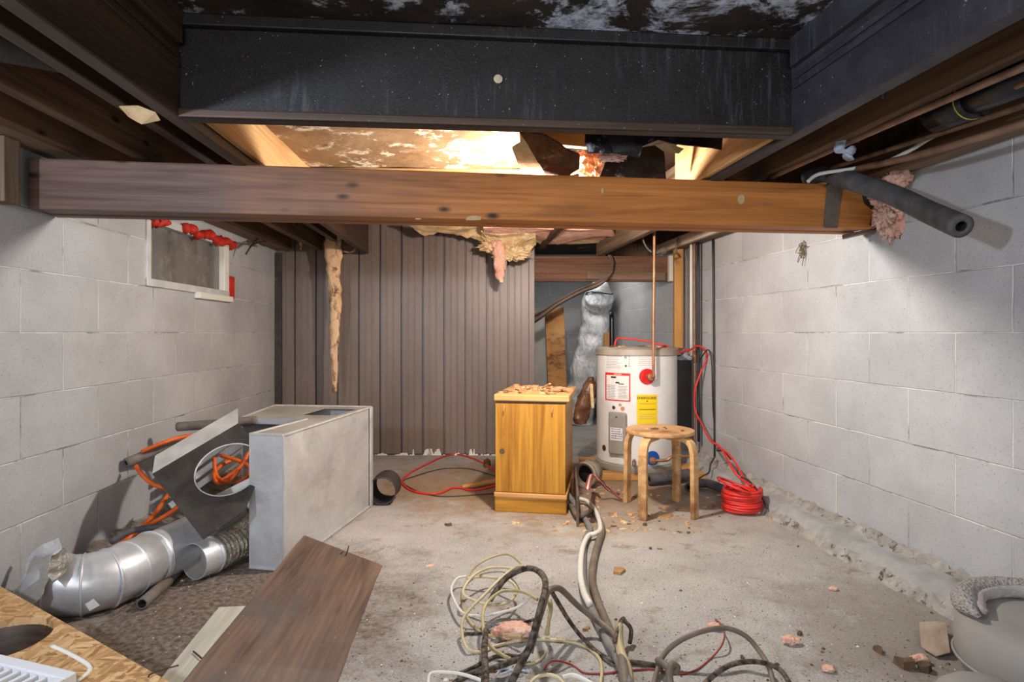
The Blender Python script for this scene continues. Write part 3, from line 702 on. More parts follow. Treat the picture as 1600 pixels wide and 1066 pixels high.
# foam tube over the beam
tag(tube('foam_tube', [P(1262,277,2.33), P(1292,271,2.24), P(1330,283,2.10), (P(1395,305,1.96)), P(1450,331,1.81), P(1502,354,1.66)], .033, 'foam', None, 8, 24, inner=.45), 'long dark foam pipe sleeve drooping over the right end of the beam', 'foam sleeve')
tf = thing('insulation_plug', P(1398,330,2.25), 'pink insulation stuffed at the right end of the beam', 'insulation')
fluff('tuft', P(1393,322,2.23), (.062,.035,.085), 'pink', tf, 5, .8, 2.6, 8)
fluff('tuft', P(1380,340,2.21), (.03,.02,.035), 'pink', tf, 4, .9, 3, 4)
tag(fluff('insulation_tuft', P(1406,272,2.15), (.035,.02,.045), 'pink', None, 4, .8, 3, 12), 'pink insulation tuft above the foam sleeve against the right wall', 'insulation')
tag(board('shim', P(1316,371,2.36), P(1372,358,2.30), .05, .012, 'soot2'), 'thin dark shim under the right end of the beam', 'shim')

# ---- insulation beyond the beam
def strip(name, rows, Y, mat, th, seed, parent=None):
    """hanging lumpy strip: rows of (py, pxL, pxR)"""
    V, Fc = [], []; ns = 20; R = []
    for i in range(len(rows)-1):
        for s_ in range(6):
            t = s_/6; R.append([rows[i][j]*(1-t)+rows[i+1][j]*t for j in range(3)])
    R.append(list(rows[-1]))
    for i, (py, a, b) in enumerate(R):
        c = P((a+b)/2, py, Y); hw = (b-a)/2/F*Y
        for k in range(ns):
            th_ = 2*PI*k/ns; q = Vector((math.cos(th_), math.sin(th_), c.z*14+seed))
            rr = 1+.35*noise.noise(q*1.3)+.25*noise.noise(q*4)
            V.append(c+Vector((math.cos(th_)*hw*rr, math.sin(th_)*th*rr, .01*noise.noise(q*3))))
    n = len(R)
    for i in range(n-1):
        for k in range(ns):
            a_, b_ = i*ns+k, i*ns+(k+1) % ns; Fc.append((a_, b_, b_+ns, a_+ns))
    Fc += [tuple(range(ns)), tuple(range((n-1)*ns, n*ns))]
    return mesh(name, V, Fc, mat, parent, smooth=True)
tag(strip('hanging_insulation', [(345,505,534),(400,508,533),(440,513,532),(480,515,533),(520,516,531),(545,516,528),(580,519,528),(600,520,527),(613,520,526)], 4.05, 'shred', .022, 3), 'long ragged strip of mildewed insulation hanging before the ribbed partition', 'insulation')
tag(strip('hanging_insulation', [(350,462,476),(365,466,474),(380,468,472),(390,469,471)], 4.1, 'shred', .01, 9), 'tiny ragged wisp hanging above the ribbed partition, left of the long strip', 'insulation')
tag(tube('curled_wire', [P(552,362,4.15), P(551,380,4.15), P(554,390,4.15), P(546,394,4.15), P(534,391,4.15)], .007, 'shred', None, 4, 8, wob=.6), 'pale curled root hanging from the brown joist block', 'root')
tag(strip('hanging_insulation', [(378,768,786),(400,770,790),(415,772,792),(430,774,788),(442,780,786)], 3.95, 'pink', .03, 5), 'pink insulation tuft dangling below the torn kraft backing', 'insulation')
tag(sheet('kraft_backing', [P(752,350,3.8), P(836,352,3.8), P(838,380,3.95), P(822,402,4.0), P(800,404,4.0), P(790,398,4.0), P(772,388,4.0), P(752,370,3.95)], 'cream', .02, None, .05), 'cream kraft-backed insulation torn down above the partition top', 'insulation')
tag(sheet('kraft_backing', [P(635,352,3.9), P(690,352,3.9), P(758,354,3.9), P(756,374,4.0), P(735,372,4.0), P(715,366,4.0), P(690,364,4.0), P(664,366,4.0), P(655,360,4.0)], 'paper', .012, None, .04), 'brown shredded kraft edge along the partition top', 'insulation')
V = []
tag(sheet('pink_batt', [P(755,352,3.7), P(955,356,3.7), P(968,372,4.15), P(840,377,4.18), P(760,372,4.18)], 'pink', .016, None, .03, (0,0,1)), 'flat pink insulation batt lying under the joists above the opening', 'insulation')
tag(sheet('kraft_backing', [P(835,375,4.15), P(968,371,4.15), P(972,377,4.25), P(845,382,4.28)], 'cream', .008, None, .008, (0,0,1)), 'narrow cream paper edge under the pink batt', 'insulation')
tag(fluff('insulation_tuft', P(800,396,3.98), (.10,.03,.035), 'cream', None, 5, .9, 4, 6), 'frayed cream insulation fringe under the torn kraft backing', 'insulation')
tag(fluff('insulation_tuft', P(768,385,3.98), (.06,.03,.03), 'shred', None, 5, .9, 4, 7), 'dirty insulation clump left of the cream fringe', 'insulation')
# stuck straw tuft on the right wall
st = thing('straw_clump', RW(1254,392,.004), 'dry brown straw clump stuck high on the right wall', 'straw')
for k in range(26):
    a = RW(1254+random.uniform(-5,5), 388+random.uniform(-10,12), .006); b = a+Vector((random.uniform(-.02,.02), random.uniform(-.03,.03), random.uniform(-.05,.02)))
    b.x = min(b.x, xr(b.y)-.004)
    tube('straw', [a, (a+b)/2+Vector((-.004,0,0)), b], .0018, 'plant', st, 2, 5)
# ================================================================ water heater
hx, hy, R = .79, 3.78, .25
HB, HT = .045, .79
he = thing('water_heater', (hx, hy, 0), 'white electric water heater tank with red-edged and yellow labels', 'water heater')
lathe('tank', [(R-.015, HB+.03), (R, HB+.045), (R, HT-.045)], (hx, hy, 0), 'white', he, 64)
lathe('base_ring', [(R+.006, HB), (R+.01, HB+.01), (R+.01, HB+.035), (R+.002, HB+.04)], (hx, hy, 0), 'greyp', he, 64)
lathe('top_cap', [(R+.004, HT-.05), (R+.008, HT-.045), (R+.008, HT-.012), (R-.01, HT-.002), (R*.6, HT+.004), (0, HT+.006)], (hx, hy, 0), 'capg', he, 64)['label'] = 'dusty grey top cap'
def hpt(a, z, off=.0): return Vector((hx+(R+off)*math.sin(a), hy-(R+off)*math.cos(a), z))
def hang(px, py):
    lo, hi = -1.35, 1.35
    for _ in range(40):
        m_ = (lo+hi)/2; q = hpt(m_, 0); v = CX+F*q.x/q.y
        if v < px: lo = m_
        else: hi = m_
    q = hpt(lo, 0); return lo, H-(py-HY)/F*q.y
def decal(name, x0, y0, x1, y1, mat, parent=he, off=.0012, label=None, n=10):
    a0, z0 = hang(x0, (y0+y1)/2); a1, _ = hang(x1, (y0+y1)/2)
    _, zt = hang((x0+x1)/2, y0); _, zb = hang((x0+x1)/2, y1)
    V = [hpt(a0+(a1-a0)*i/n, z, off) for z in (zb, zt) for i in range(n+1)]
    o = mesh(name, V, [(i, i+1, i+n+2, i+n+1) for i in range(n)], mat, parent)
    if label: o['label'] = label
    return o
def lines(par, x0, y0, x1, y1, rows, mat, off=.0022, h=.7, gap=.0, frac=(.5, 1)):
    V, Fc = [], []; n = 6
    for r in range(rows):
        y = y0+(y1-y0)*(r+.5)/rows; xe = x0+(x1-x0)*random.uniform(*frac)
        a0, z0 = hang(x0, y); a1, _ = hang(xe, y); _, zt = hang((x0+x1)/2, y-h/2); _, zb = hang((x0+x1)/2, y+h/2)
        b = len(V); V += [hpt(a0+(a1-a0)*i/n, z, off) for z in (zb, zt) for i in range(n+1)]
        Fc += [(b+i, b+i+1, b+i+n+2, b+i+n+1) for i in range(n)]
    return mesh('print', V, Fc, mat, par)
d = decal('rating_label', 945, 553, 987, 578, 'lab', label='white rating label'); lines(d, 948, 556, 973, 576, 8, 'inkg'); lines(d, 982, 556, 985, 574, 7, 'ink', frac=(.6,1))
def hdisc(name, px, py, r, mat, par=he, off=.002, th=.004, ns=24):
    a0, z0 = hang(px, py); V = []
    for o_ in (0, th):
        for k in range(ns):
            t = 2*PI*k/ns; V.append(hpt(a0+r*math.cos(t)/R, z0+r*math.sin(t), off+o_))
    return mesh(name, V, [tuple(range(ns, 2*ns))]+[(k, (k+1) % ns, (k+1) % ns+ns, k+ns) for k in range(ns)], mat, par)
hdisc('seal_mark', 977.5, 558.5, .009, 'inkg', d, .002, .0004); hdisc('seal_mark', 978, 572, .006, 'ink', d, .002, .0004)
d = decal('notice_label', 994, 552, 1028, 573, 'lab', label='white notice label'); lines(d, 997, 555, 1025, 572, 6, 'inkg', frac=(.8,1))
d = decal('warning_label', 946, 583, 985, 627, 'redcord', label='red-bordered warning label')
d2 = decal('label_face', 948, 587, 983, 625, 'lab', d, .0018)
lines(d2, 949, 599, 982, 624, 1, 'lab', .0022, .1)
def onlab(x0, y0, x1, y1, rows, mat, **k): return lines(d, x0, y0, x1, y1, rows, mat, .0026, **k)
onlab(949.5, 601, 963, 623, 9, 'inkg', h=.8, frac=(.8, 1)); onlab(966, 603, 981, 623, 9, 'inkg', h=.8, frac=(.8, 1))
onlab(955, 587.5, 963, 591.5, 1, 'ink', h=2.6, frac=(1,1)); onlab(962, 596.5, 968, 599.5, 1, 'ink', h=2.4, frac=(1,1)); onlab(967, 599, 975, 601.5, 1, 'ink', h=1.3, frac=(1,1))
a0, zz = hang(965.5, 585.2)
textmesh('word', 'DANGER', .012, lambda x, y: hpt(a0+x/R, zz+y, .0026), 'lab', d)
d = decal('energy_label', 995, 617, 1027, 664, 'yellow', label='yellow energy label')
a1, z1 = hang(1011, 622.2)
textmesh('word', 'ENERGUIDE', .0215, lambda x, y: hpt(a1+x/R, z1+y, .0024), 'ink', d)
lines(d, 998, 639, 1024, 641, 1, 'ink', h=.9, frac=(1,1)); lines(d, 998, 630, 1024, 632, 1, 'ink', h=.4, frac=(1,1)); lines(d, 998, 646, 1024, 656, 3, 'capg', h=.5, frac=(.9,1))
hdisc('arrow', 1011, 627, .006, 'ink', d, .0024, .0004, 3)
hdisc('hot_disc', 1011, 588.5, .047, 'red')['label'] = 'red disc round the hot outlet'
hdisc('cold_disc', 1019, 716, .043, 'blue')['label'] = 'blue disc round the cold inlet'
def hedge(px, py, off): a, z = hang(px, py); return hpt(a, z, off)
# cover box of the thermostat
a0, z0 = hang(966.5, 677)
cvM = Matrix.Translation(hpt(a0, z0, .012)) @ Matrix.Rotation(a0, 4, 'Z')
hw, hh = .058, .128
o = mesh('access_cover', boxv(-hw, hw, -.016, .012, -hh, hh), BF, 'greyp', he, cvM); b = o.modifiers.new('Bevel', 'BEVEL'); b.width = .016; b.segments = 4
o['label'] = 'grey access cover with a paper note'
nt_ = mesh('note', boxv(-.040, .040, -.0175, -.016, -.04, .035), BF, 'lab', o, cvM)
V, Fc = [], []
for r in range(5):
    x = -.032
    while x < .03:
        w_ = random.uniform(.004, .011); b = len(V)
        z = .024-r*.0135; V += [Vector(q) for q in ((x, -.0181, z), (x+w_, -.0181, z), (x+w_, -.0181, z+.006), (x, -.0181, z+.006))]; Fc.append((b, b+1, b+2, b+3)); x += w_+.004
mesh('print', V, Fc, 'inkb', nt_, cvM)
tube('screw', [cvM @ Vector((0, -.016, .10)), cvM @ Vector((0, -.019, .10))], .004, 'ink', o, 1, 8, straight=True)
# pipes
a, z = hang(1013, 588.5)
lathe('hot_nipple', [(.016, 0), (.016, .03), (.02, .03), (.02, .055), (.012, .058)], hpt(a, z, 0), 'copper', he, 12, axis=tuple(hpt(a, z, 1)-hpt(a, z, 0)))
q0 = hpt(a, z, .05); q1 = q0+Vector((.012, -.012, 0))
tube('hot_pipe', [q0, q1+Vector((0,0,.004)), q1+Vector((.0,0,.03)), q1+Vector((0, 0, .3)), q1+Vector((.004, .0, .66)), q1+Vector((.006, 0, 1.08))], .0085, 'copper', he, 4, 10)['label'] = 'copper pipe rising from the red disc'
a, z = hang(1017, 718)
q0 = hpt(a, z, .03)
lathe('cold_valve', [(.014, 0), (.014, .02), (.02, .022), (.02, .04), (.0, .045)], hpt(a, z, 0), 'copper', he, 12, axis=tuple(hpt(a, z, 1)-hpt(a, z, 0)))
tube('cold_pipe', [q0, q0+Vector((.08, -.005, .002)), P(1052, 714, q0.y-.0), P(1088, 713, q0.y+.05)], .009, 'copper', he, 4, 10)
a, z = hang(991, 720)
tube('drain_tap', [hpt(a, z, 0), hpt(a, z, .05), hpt(a, z, .06)+Vector((0,0,-.02))], .010, 'copperd', he, 3, 10)
for (px, py, r_, mm) in ((959, 637, .012, 'chipd'), (969, 633, .010, 'chip'), (973, 639, .014, 'chip'), (944, 700, .02, 'chipd')):
    hdisc('rust_spot', px, py, r_, 'rot' if mm == 'chipd' else 'chip', he, .001, .0008, 7)
for k in range(14):
    a = random.uniform(-1.2, 1.0); r_ = random.uniform(.03, R-.02)
    fluff('dust_lump', (hx+r_*math.sin(a), hy-r_*math.cos(a), HT+.004), (random.uniform(.01,.03), .012, .006), 'chip' if k % 2 else 'chipd', he, 2, .5, 3, k)
for k, (y0, zz) in enumerate(((hy-.2, 0), (hy, 0), (hy+.18, 0))):
    tag(board('support_board', (hx-.34, y0, .0225), (hx+.36, y0-.01, .0225), .09, .042, 'stud'), ['front wooden board under the water heater', 'middle wooden board under the water heater', 'rear wooden board under the water heater'][k], 'board')

# ================================================================ stool
sx, sy, sz, sr = .735, 2.96, .402, .168
st = thing('stool', (sx, sy, 0), 'round bentwood stool with four legs and a dusty top', 'stool')
lathe('seat', [(sr-.012, sz-.022), (sr-.002, sz-.018), (sr, sz-.010), (sr-.003, sz-.002), (sr-.012, sz), (0, sz)], (sx, sy, 0), 'birch', st, 56)
feet = [(.612, 2.79), (.864, 2.81), (.596, 3.09), (.858, 3.10)]
for k, (fx, fy) in enumerate(feet):
    d = Vector((fx-sx, fy-sy, 0)); rr = d.length; d.normalize(); t = Vector((-d.y, d.x, 0))
    rl = rr-.004; path = []
    for q in ((.05, sz-.033), (rl-.075, sz-.033), (rl-.042, sz-.037), (rl-.018, sz-.052), (rl-.006, sz-.08), (rl-.001, sz-.12), (rl, .2), (rl+.002, 0)): path.append(q)
    sm = [Vector((q[0], 0, q[1])) for q in path]; sm = smooth_path(sm, 4)
    V, Fc = [], []; th = .022; hwid = .021
    for i, p_ in enumerate(sm):
        a_ = sm[max(i-1, 0)]; b_ = sm[min(i+1, len(sm)-1)]; T = (b_-a_).normalized(); N = Vector((-T.z, 0, T.x))
        if i == len(sm)-1: N = Vector((1, 0, 0))
        for s_, u in ((-1, -1), (1, -1), (1, 1), (-1, 1)):
            q = p_+N*th/2*s_; V.append(Vector((sx, sy, 0))+d*q.x+t*hwid*u+Vector((0, 0, max(q.z, 0))))
    n = len(sm)
    for i in range(n-1):
        for c in range(4): Fc.append((i*4+c, i*4+(c+1) % 4, (i+1)*4+(c+1) % 4, (i+1)*4+c))
    Fc += [(0,1,2,3), (n*4-4, n*4-3, n*4-2, n*4-1)]
    mesh('leg', V, Fc, 'birch', st, bevel=.003)
sc_ = []
def scrap(name, c, size, mat, parent=None, seed=0, flat=.35):
    rnd = random.Random(seed); n = rnd.randint(5, 7); V = []
    for z in (0, 1):
        for k in range(n):
            a = 2*PI*k/n+rnd.uniform(-.3, .3); r = size*(rnd.uniform(.6, 1.1))
            if z: a = V[k][3]; r = V[k][4]*.9
            V.append((math.cos(a)*r, math.sin(a)*r*.6, size*flat*z*(1+rnd.uniform(-.3, .3)), a, r))
    rot = rnd.uniform(0, PI); ca, sa = math.cos(rot), math.sin(rot)
    VV = [Vector((x*ca-y*sa, x*sa+y*ca, z)) for x, y, z, _, _ in V]
    Fc = [tuple(range(n))[::-1], tuple(range(n, 2*n))]+[(k, (k+1) % n, (k+1) % n+n, k+n) for k in range(n)]
    return mesh(name, VV, Fc, mat, parent, Matrix.Translation(Vector(c)))
for k in range(9):
    a = random.uniform(0, 2*PI); r_ = random.uniform(.02, .14)
    tag(scrap('wood_crumb', (sx+r_*math.cos(a), sy+r_*math.sin(a), sz+.0005), random.uniform(.008, .02), random.choice(('chip', 'chipd')), None, k), 'small crumb of wood lying on the stool seat', 'crumb', 'crumbs on the stool seat')

# ================================================================ small pine cabinet
fl_, fr_ = Vector((-.085, 2.933, 0)), Vector((.262, 2.872, 0))
ex = (fr_-fl_).normalized(); ey = Vector((-ex.y, ex.x, 0)); CW = (fr_-fl_).length
MC = Matrix((ex, ey, Vector((0, 0, 1)))).transposed().to_4x4(); MC.translation = fl_
cb_ = bpy.data.objects.new('cabinet', None); link(cb_, MC); tag(cb_, 'small varnished pine cabinet covered in wood scraps on top', 'cabinet')
def cbox(name, x0, x1, y0, y1, z0, z1, mat, parent=cb_, M=MC, bevel=.003): return mesh(name, [v for v in boxv(x0, x1, y0, y1, z0, z1)], BF, mat, parent, M, bevel=bevel)
CD = .46
cbox('body', .004, CW-.004, .022, CD, .075, .535, 'pine')
cbox('plinth', 0, CW, 0, CD, 0, .072, 'pine')['label'] = 'pine plinth'
cbox('moulding', -.004, CW+.004, -.008, CD, .072, .096, 'pinedark', bevel=.006)
# door has its grain running upward
Md = MC @ Matrix.Translation((CW/2, 0, .316)) @ Matrix.Rotation(-PI/2, 4, 'Y')
dr = mesh('door', boxv(-.217, .217, -CW/2+.004, CW/2-.004, -.011, .011), BF, 'pine', cb_, MC @ Matrix.Translation((CW/2, .009, .316)) @ Matrix(((0,1,0,0),(0,0,1,0),(1,0,0,0),(0,0,0,1))), bevel=.002)
kn = lathe('keyhole', [(0, 0), (.012, 0), (.013, .002), (.010, .004), (.0, .003)], MC @ Vector((.038, -.003, .316-.016)), 'chipd', dr, 20, axis=tuple(-ey)); kn.scale = (1, 1, 1)
for x in (.048, .285): tube('peg', [MC @ Vector((x, -.002, .52)), MC @ Vector((x-.001, -.012, .50)), MC @ Vector((x, -.010, .49))], .004, 'stud', dr, 3, 6)
cbox('top', -.003, CW+.016, -.012, CD+.01, .545, .578, 'pinedark', bevel=.006)
cbox('top_rail', .004, CW-.004, .004, CD, .53, .545, 'chipd', bevel=0)
for k in range(64):
    x, y = random.uniform(.02, CW-.01), random.uniform(.02, CD-.03)
    p_ = MC @ Vector((x, y, .5785))
    tag(scrap('wood_scrap', p_, random.uniform(.010, .028), random.choice(('chip', 'chip', 'chip', 'cream', 'chipd')), None, 100+k, random.uniform(.15, .5)), 'torn bit of wood lying on the cabinet top', 'scrap', 'wood scraps on the cabinet top')
for (a, b, w_, l_) in (((.25, .06, .588), (.33, .16, .60), .02, 'long splinter of wood on the right of the cabinet top'), ((.22, .12, .60), (.27, .03, .63), .012, 'upright splinter poking from the cabinet top'), ((.28, .2, .588), (.36, .12, .592), .02, 'flat splinter at the right edge of the cabinet top')):
    tag(board('splinter', MC @ Vector(a), MC @ Vector(b), w_, .006, 'chip', bevel=0), l_, 'splinter')
tag(board('leaning_board', FL(903, 800, .07)+Vector((0, .0, 0)), FL(899, 752, .08), .012, .15, 'plank'), 'short brown board standing beside the cabinet', 'board')

# ================================================================ L-shaped sheet-metal duct box
A_, B_, C_, D_, E_, F_ = (-.977, 2.22), (-.842, 2.194), (-.715, 3.03), (-1.235, 3.10), (-1.205, 2.66), (-.895, 2.60)
ZL = .5
du = thing('duct_box', (-.9, 2.6, 0), 'large L-shaped galvanised sheet-metal duct box standing on the floor', 'duct')
def panel(name, a, b, z0, z1, mat='galv'):
    o = mesh(name, [(a[0], a[1], z0), (b[0], b[1], z0), (b[0], b[1], z1), (a[0], a[1], z1)], [(0,1,2,3)], mat, du)
    s = o.modifiers.new('Solidify', 'SOLIDIFY'); s.thickness = .003; s.offset = 0; return o
for nm, a, b in (('side_panel', A_, B_), ('side_panel', B_, C_), ('side_panel', C_, D_), ('side_panel', D_, E_), ('side_panel', F_, A_)): panel(nm, a, b, .004, ZL)
panel('lip_panel', E_, F_, ZL-.025, ZL)
bm = bmesh.new(); ho = [(-.97, 2.74), (-.80, 2.72), (-.765, 2.96), (-.94, 2.985)]
es = []
for loop in ([A_, B_, C_, D_, E_, F_], ho):
    vs = [bm.verts.new((p[0], p[1], ZL)) for p in loop]
    es += [bm.edges.new((vs[i], vs[(i+1) % len(vs)])) for i in range(len(vs))]
bmesh.ops.triangle_fill(bm, use_beauty=True, use_dissolve=False, edges=es); bm.verts.index_update()
V = [v.co.copy() for v in bm.verts]; Fc = [tuple(v.index for v in f.verts) for f in bm.faces]; bm.free()
o = mesh('top_panel', V, Fc, 'galvd', du); s = o.modifiers.new('Solidify', 'SOLIDIFY'); s.thickness = .003; s.offset = 0; o['label'] = 'dusty top with a square hole'
mesh('bottom_panel', [(p[0], p[1], .003) for p in (A_, B_, C_, D_, E_, F_)], [(0,1,2,3,4,5)], 'galvd', du)
for a, b in ((A_, B_), (B_, C_), (C_, D_), (D_, E_), (F_, A_)):
    board('flange', (a[0], a[1], ZL+.002), (b[0], b[1], ZL+.002), .012, .008, 'chan', du, bevel=.002)
for p in (A_, B_): board('corner_seam', (p[0], p[1], .003), (p[0], p[1], ZL), .006, .006, 'galv', du, (1, 0, 0), bevel=.002)
c3 = Vector((C_[0], C_[1], 0)); board('end_flange', c3+Vector((.004, -.022, .005)), c3+Vector((.004, -.022, ZL)), .045, .008, 'chan', du, (1, 0, 0))
board('bottom_flange', (A_[0], A_[1]-.004, .006), (B_[0], B_[1]-.004, .006), .012, .008, 'galv', du, bevel=.002); board('bottom_flange', (B_[0]+.004, B_[1], .006), (C_[0]+.004, C_[1], .006), .008, .008, 'galv', du, bevel=.002)
tag(tube('duct_collar', [(-.66, 3.02, .075), (-.66, 3.12, .08), (-.655, 3.16, .08)], .072, 'steel', None, 3, 24, inner=.93), 'dark round metal collar lying behind the right end of the duct box', 'duct collar')

# ================================================================ pile at the left
L_, T_, B2 = P(238,741,2.22), P(372,662,2.42), P(325,838,2.06)
U, Vv = (T_-L_), (B2-L_); Lu, Lv = U.length, Vv.length; U.normalize(); Vv = (Vv-U*Vv.dot(U)).normalized(); Nn = U.cross(Vv)
MP = Matrix((U, Vv, Nn)).transposed().to_4x4(); MP.translation = L_
pt = bpy.data.objects.new('steel_plate', None); link(pt, MP); tag(pt, 'dark brown steel plate with a large round hole leaning in the pile', 'plate')
bm = bmesh.new(); es = []
cxp, cyp, rp = Lu*.60, Lv*.46, .118
for loop in ([(0, 0), (Lu, 0), (Lu, .58*Lv), (.45*Lu, Lv), (0, Lv)], [(cxp+rp*math.cos(2*PI*k/48), cyp+rp*math.sin(2*PI*k/48)) for k in range(48)]):
    vs = [bm.verts.new((p[0], p[1], 0)) for p in loop]; es += [bm.edges.new((vs[i], vs[(i+1) % len(vs)])) for i in range(len(vs))]
bmesh.ops.triangle_fill(bm, use_beauty=True, use_dissolve=False, edges=es); bm.verts.index_update()
V = [v.co.copy() for v in bm.verts]; Fc = [tuple(v.index for v in f.verts) for f in bm.faces]; bm.free()
o = mesh('face', V, Fc, 'steel', pt, MP); s = o.modifiers.new('Solidify', 'SOLIDIFY'); s.thickness = .003; s.offset = 0
sg = -1 if (Nn.y < 0) else 1
wv = Vector((-.035, .075, .05)); T0 = L_+U*Lu; qq = [L_, T0, T0+wv, L_+wv]
mesh('flange', qq+[p_+Vector((0, 0, .003)) for p_ in qq], BF, 'chan', pt)['label'] = 'light grey folded edge'
tube('hole_rim', [MP @ Vector((cxp+rp*math.cos(2*PI*k/40), cyp+rp*math.sin(2*PI*k/40), 0)) for k in range(40)], .003, 'chan', pt, 1, 6, closed=True)
bh = thing('metal_channel', P(345,790,2.62), 'pale grey ribbed metal panel lying behind the steel plate', 'metal panel')
for k in range(4):
    o_ = Vector((.0, .012*k, -.05*k))
    board('rib', P(258,742,2.62)+o_, P(372,664,2.78)+o_, .03, .012, 'chan', bh, (0, -1, .3))
for k in range(4):
    o_ = Vector((.0, 0, -.045*k))
    board('rib', P(300,800,2.45)+o_, P(420,740,2.55)+o_, .04, .012, 'chan', bh, (0, -1, .3))
tag(board('metal_channel', P(300,700,2.9), P(400,655,3.0), .06, .02, 'galvd', None, (0, -1, .6)), 'dull metal strip rising behind the top of the steel plate', 'metal strip')
pxtube('foam_tube', [(278,667,2.62), (320,664,2.62), (365,660,2.64), (400,657,2.66)], .020, 'foamb', 'dusty brown foam tube resting on top of the pile', 'foam sleeve', 20, inner=.5)
pxtube('foam_tube', [(197,724,2.42), (235,708,2.5), (280,692,2.58), (330,676,2.66)], .020, 'foamb', 'brownish foam tube poking out at the left of the pile', 'foam sleeve', 20, inner=.5)
oc = thing('extension_cord', P(260,800,2.5), 'orange extension cord tangled through the pile at the left', 'cord')
for pts in ([(222,706,2.46),(250,694,2.47),(290,682,2.55),(340,680,2.6)], [(212,728,2.42),(222,742,2.38),(238,756,2.36),(256,763,2.36),(280,772,2.45)],
            [(268,768,2.5),(258,780,2.45),(240,806,2.35),(222,824,2.28),(205,840,2.22)], [(285,788,2.30),(262,804,2.26),(238,818,2.22),(205,838,2.12),(172,862,2.06)],
            [(360,720,2.66),(345,728,2.62),(334,742,2.56),(340,755,2.54),(352,752,2.56),(372,735,2.6),(385,715,2.62)], [(335,715,2.6),(336,735,2.58),(342,748,2.56),(356,752,2.52),(366,744,2.52),(372,735,2.54)],
            [(345,712,2.62),(372,720,2.62),(390,730,2.62),(385,745,2.62),(368,756,2.6)], [(390,705,2.66),(375,730,2.6),(356,745,2.56),(345,752,2.53)]):
    tube('cord_loop', [P(*q) for q in pts], .0085, 'orange', oc, 5, 10)
pxtube('strap', [(176,846,2.02), (195,834,2.10), (225,826,2.16), (265,822,2.2), (300,818,2.24), (322,820,2.26)], .011, 'foam', 'black strap draped over the fallen duct pipe', 'strap')
# fallen duct pipe with elbow
dp = thing('duct_pipe', (-1.26, 1.95, 0), 'fallen silver duct pipe with a segmented elbow and torn end', 'duct')
r0 = .091
pa = [Vector(q) for q in ((-1.19, 2.50, .10), (-1.215, 2.26, .096), (-1.255, 2.05, r0+.004))]
tube('straight_pipe', pa, r0-.002, 'galv', dp, 6, 36, inner=.97)
g = [Vector(q) for q in ((-1.255, 2.07, r0+.004), (-1.272, 1.97, r0+.004), (-1.292, 1.90, r0+.004), (-1.335, 1.855, r0+.004), (-1.395, 1.84, r0+.006), (-1.445, 1.845, r0+.012))]
tube('elbow', g, r0, 'galv', dp, 1, 36, straight=True, inner=.97)
for i in range(len(g)-1):
    dd_ = (g[min(i+1, len(g)-1)]-g[max(i-1, 0)]).normalized()
    tube('seam', [g[i]-dd_*.004, g[i]-dd_*.0015, g[i]+dd_*.0015, g[i]+dd_*.004], lambda k, t: (r0-.002, r0+.004, r0+.004, r0-.002)[k]*1.0, 'galv', dp, 1, 36, straight=True, inner=.9)
sheet('torn_flap', [P(62,846+10,1.88), P(92,840,1.9), P(104,868,1.86), P(88,905,1.80), P(60,930,1.76), P(20,928,1.80), P(40,880,1.86)], 'galv', .002, dp, .03)['label'] = 'torn sheet-metal end'
sheet('torn_flap', [P(55,868,1.84), P(82,880,1.78), P(70,930,1.72), P(50,948,1.70), P(14,930,1.78)], 'galvd', .002, dp, .02)
sheet('foil_tape', [P(82,872,1.80), P(100,858,1.82), P(112,872,1.80), P(100,895,1.75), P(84,912,1.72), P(74,900,1.74)], 'foil', .004, dp, .02)['label'] = 'crumpled foil tape'
c_ = P(145,948,1.765); 
o = sheet('sticker', [P(133,944,1.76), P(146,936,1.76), P(156,946,1.77), P(140,955,1.755)], 'lab', .001, dp, 0, None, 0)
# flexible duct
fd = thing('flexible_duct', (-1.09, 2.2, 0), 'crinkled foil flexible duct with a smooth metal collar, mouth open', 'duct')
f0 = [Vector(q) for q in ((-1.125, 2.105, .07), (-1.09, 2.19, .069), (-1.06, 2.30, .07), (-1.05, 2.42, .075), (-1.06, 2.52, .08))]
sp_ = smooth_path(f0, 40)
ncol = 34
tube('collar', sp_[:ncol], .064, 'galv', fd, 1, 40, straight=True, inner=.95, bore='galvd')
tube('bead', sp_[ncol-3:ncol+1], .068, 'galv', fd, 1, 40, straight=True)
V, Fc, mi = sweepv(sp_[ncol:], lambda i, t: .064+.0045*math.sin(i*.95)+.003*noise.noise(Vector((i*.4, 0, 0))), 40, wob=.07)
mesh('corrugated_hose', V, Fc, 'foil', fd, smooth=False)
sl = thing('floor_pipe', FL(240,920,.018), 'thin dusty foam tube lying on the floor beside the elbow duct', 'foam sleeve')
tube('tube', [FL(212,944,.02)+Vector((.02,0,0)), FL(262,908,.02)], .0185, 'foamb', sl, 2, 18, inner=.7, straight=True)
tube('inner_tube', [FL(255,912,.02), FL(290,886,.02)], .0165, 'foam', sl, 2, 18, straight=True)['label'] = 'darker inner tube'

# ================================================================ OSB topped box, register, planks
ZO = .20
def OZ(px, py, z=ZO): return FL(px, py, z)
bx = thing('osb_panel', (-1.1, 1.3, 0), 'strand board panel with a round duct hole at the lower left', 'board')
a, b = OZ(-40, 900), OZ(275, 1072)
e_ = (b-a).normalized(); n_ = Vector((e_.y, -e_.x, 0))
c0, c1, c2, c3_ = a+Vector((.12*e_.x, .12*e_.y, 0)), b+e_*.06, b+e_*.06+n_*.55, a+n_*.75
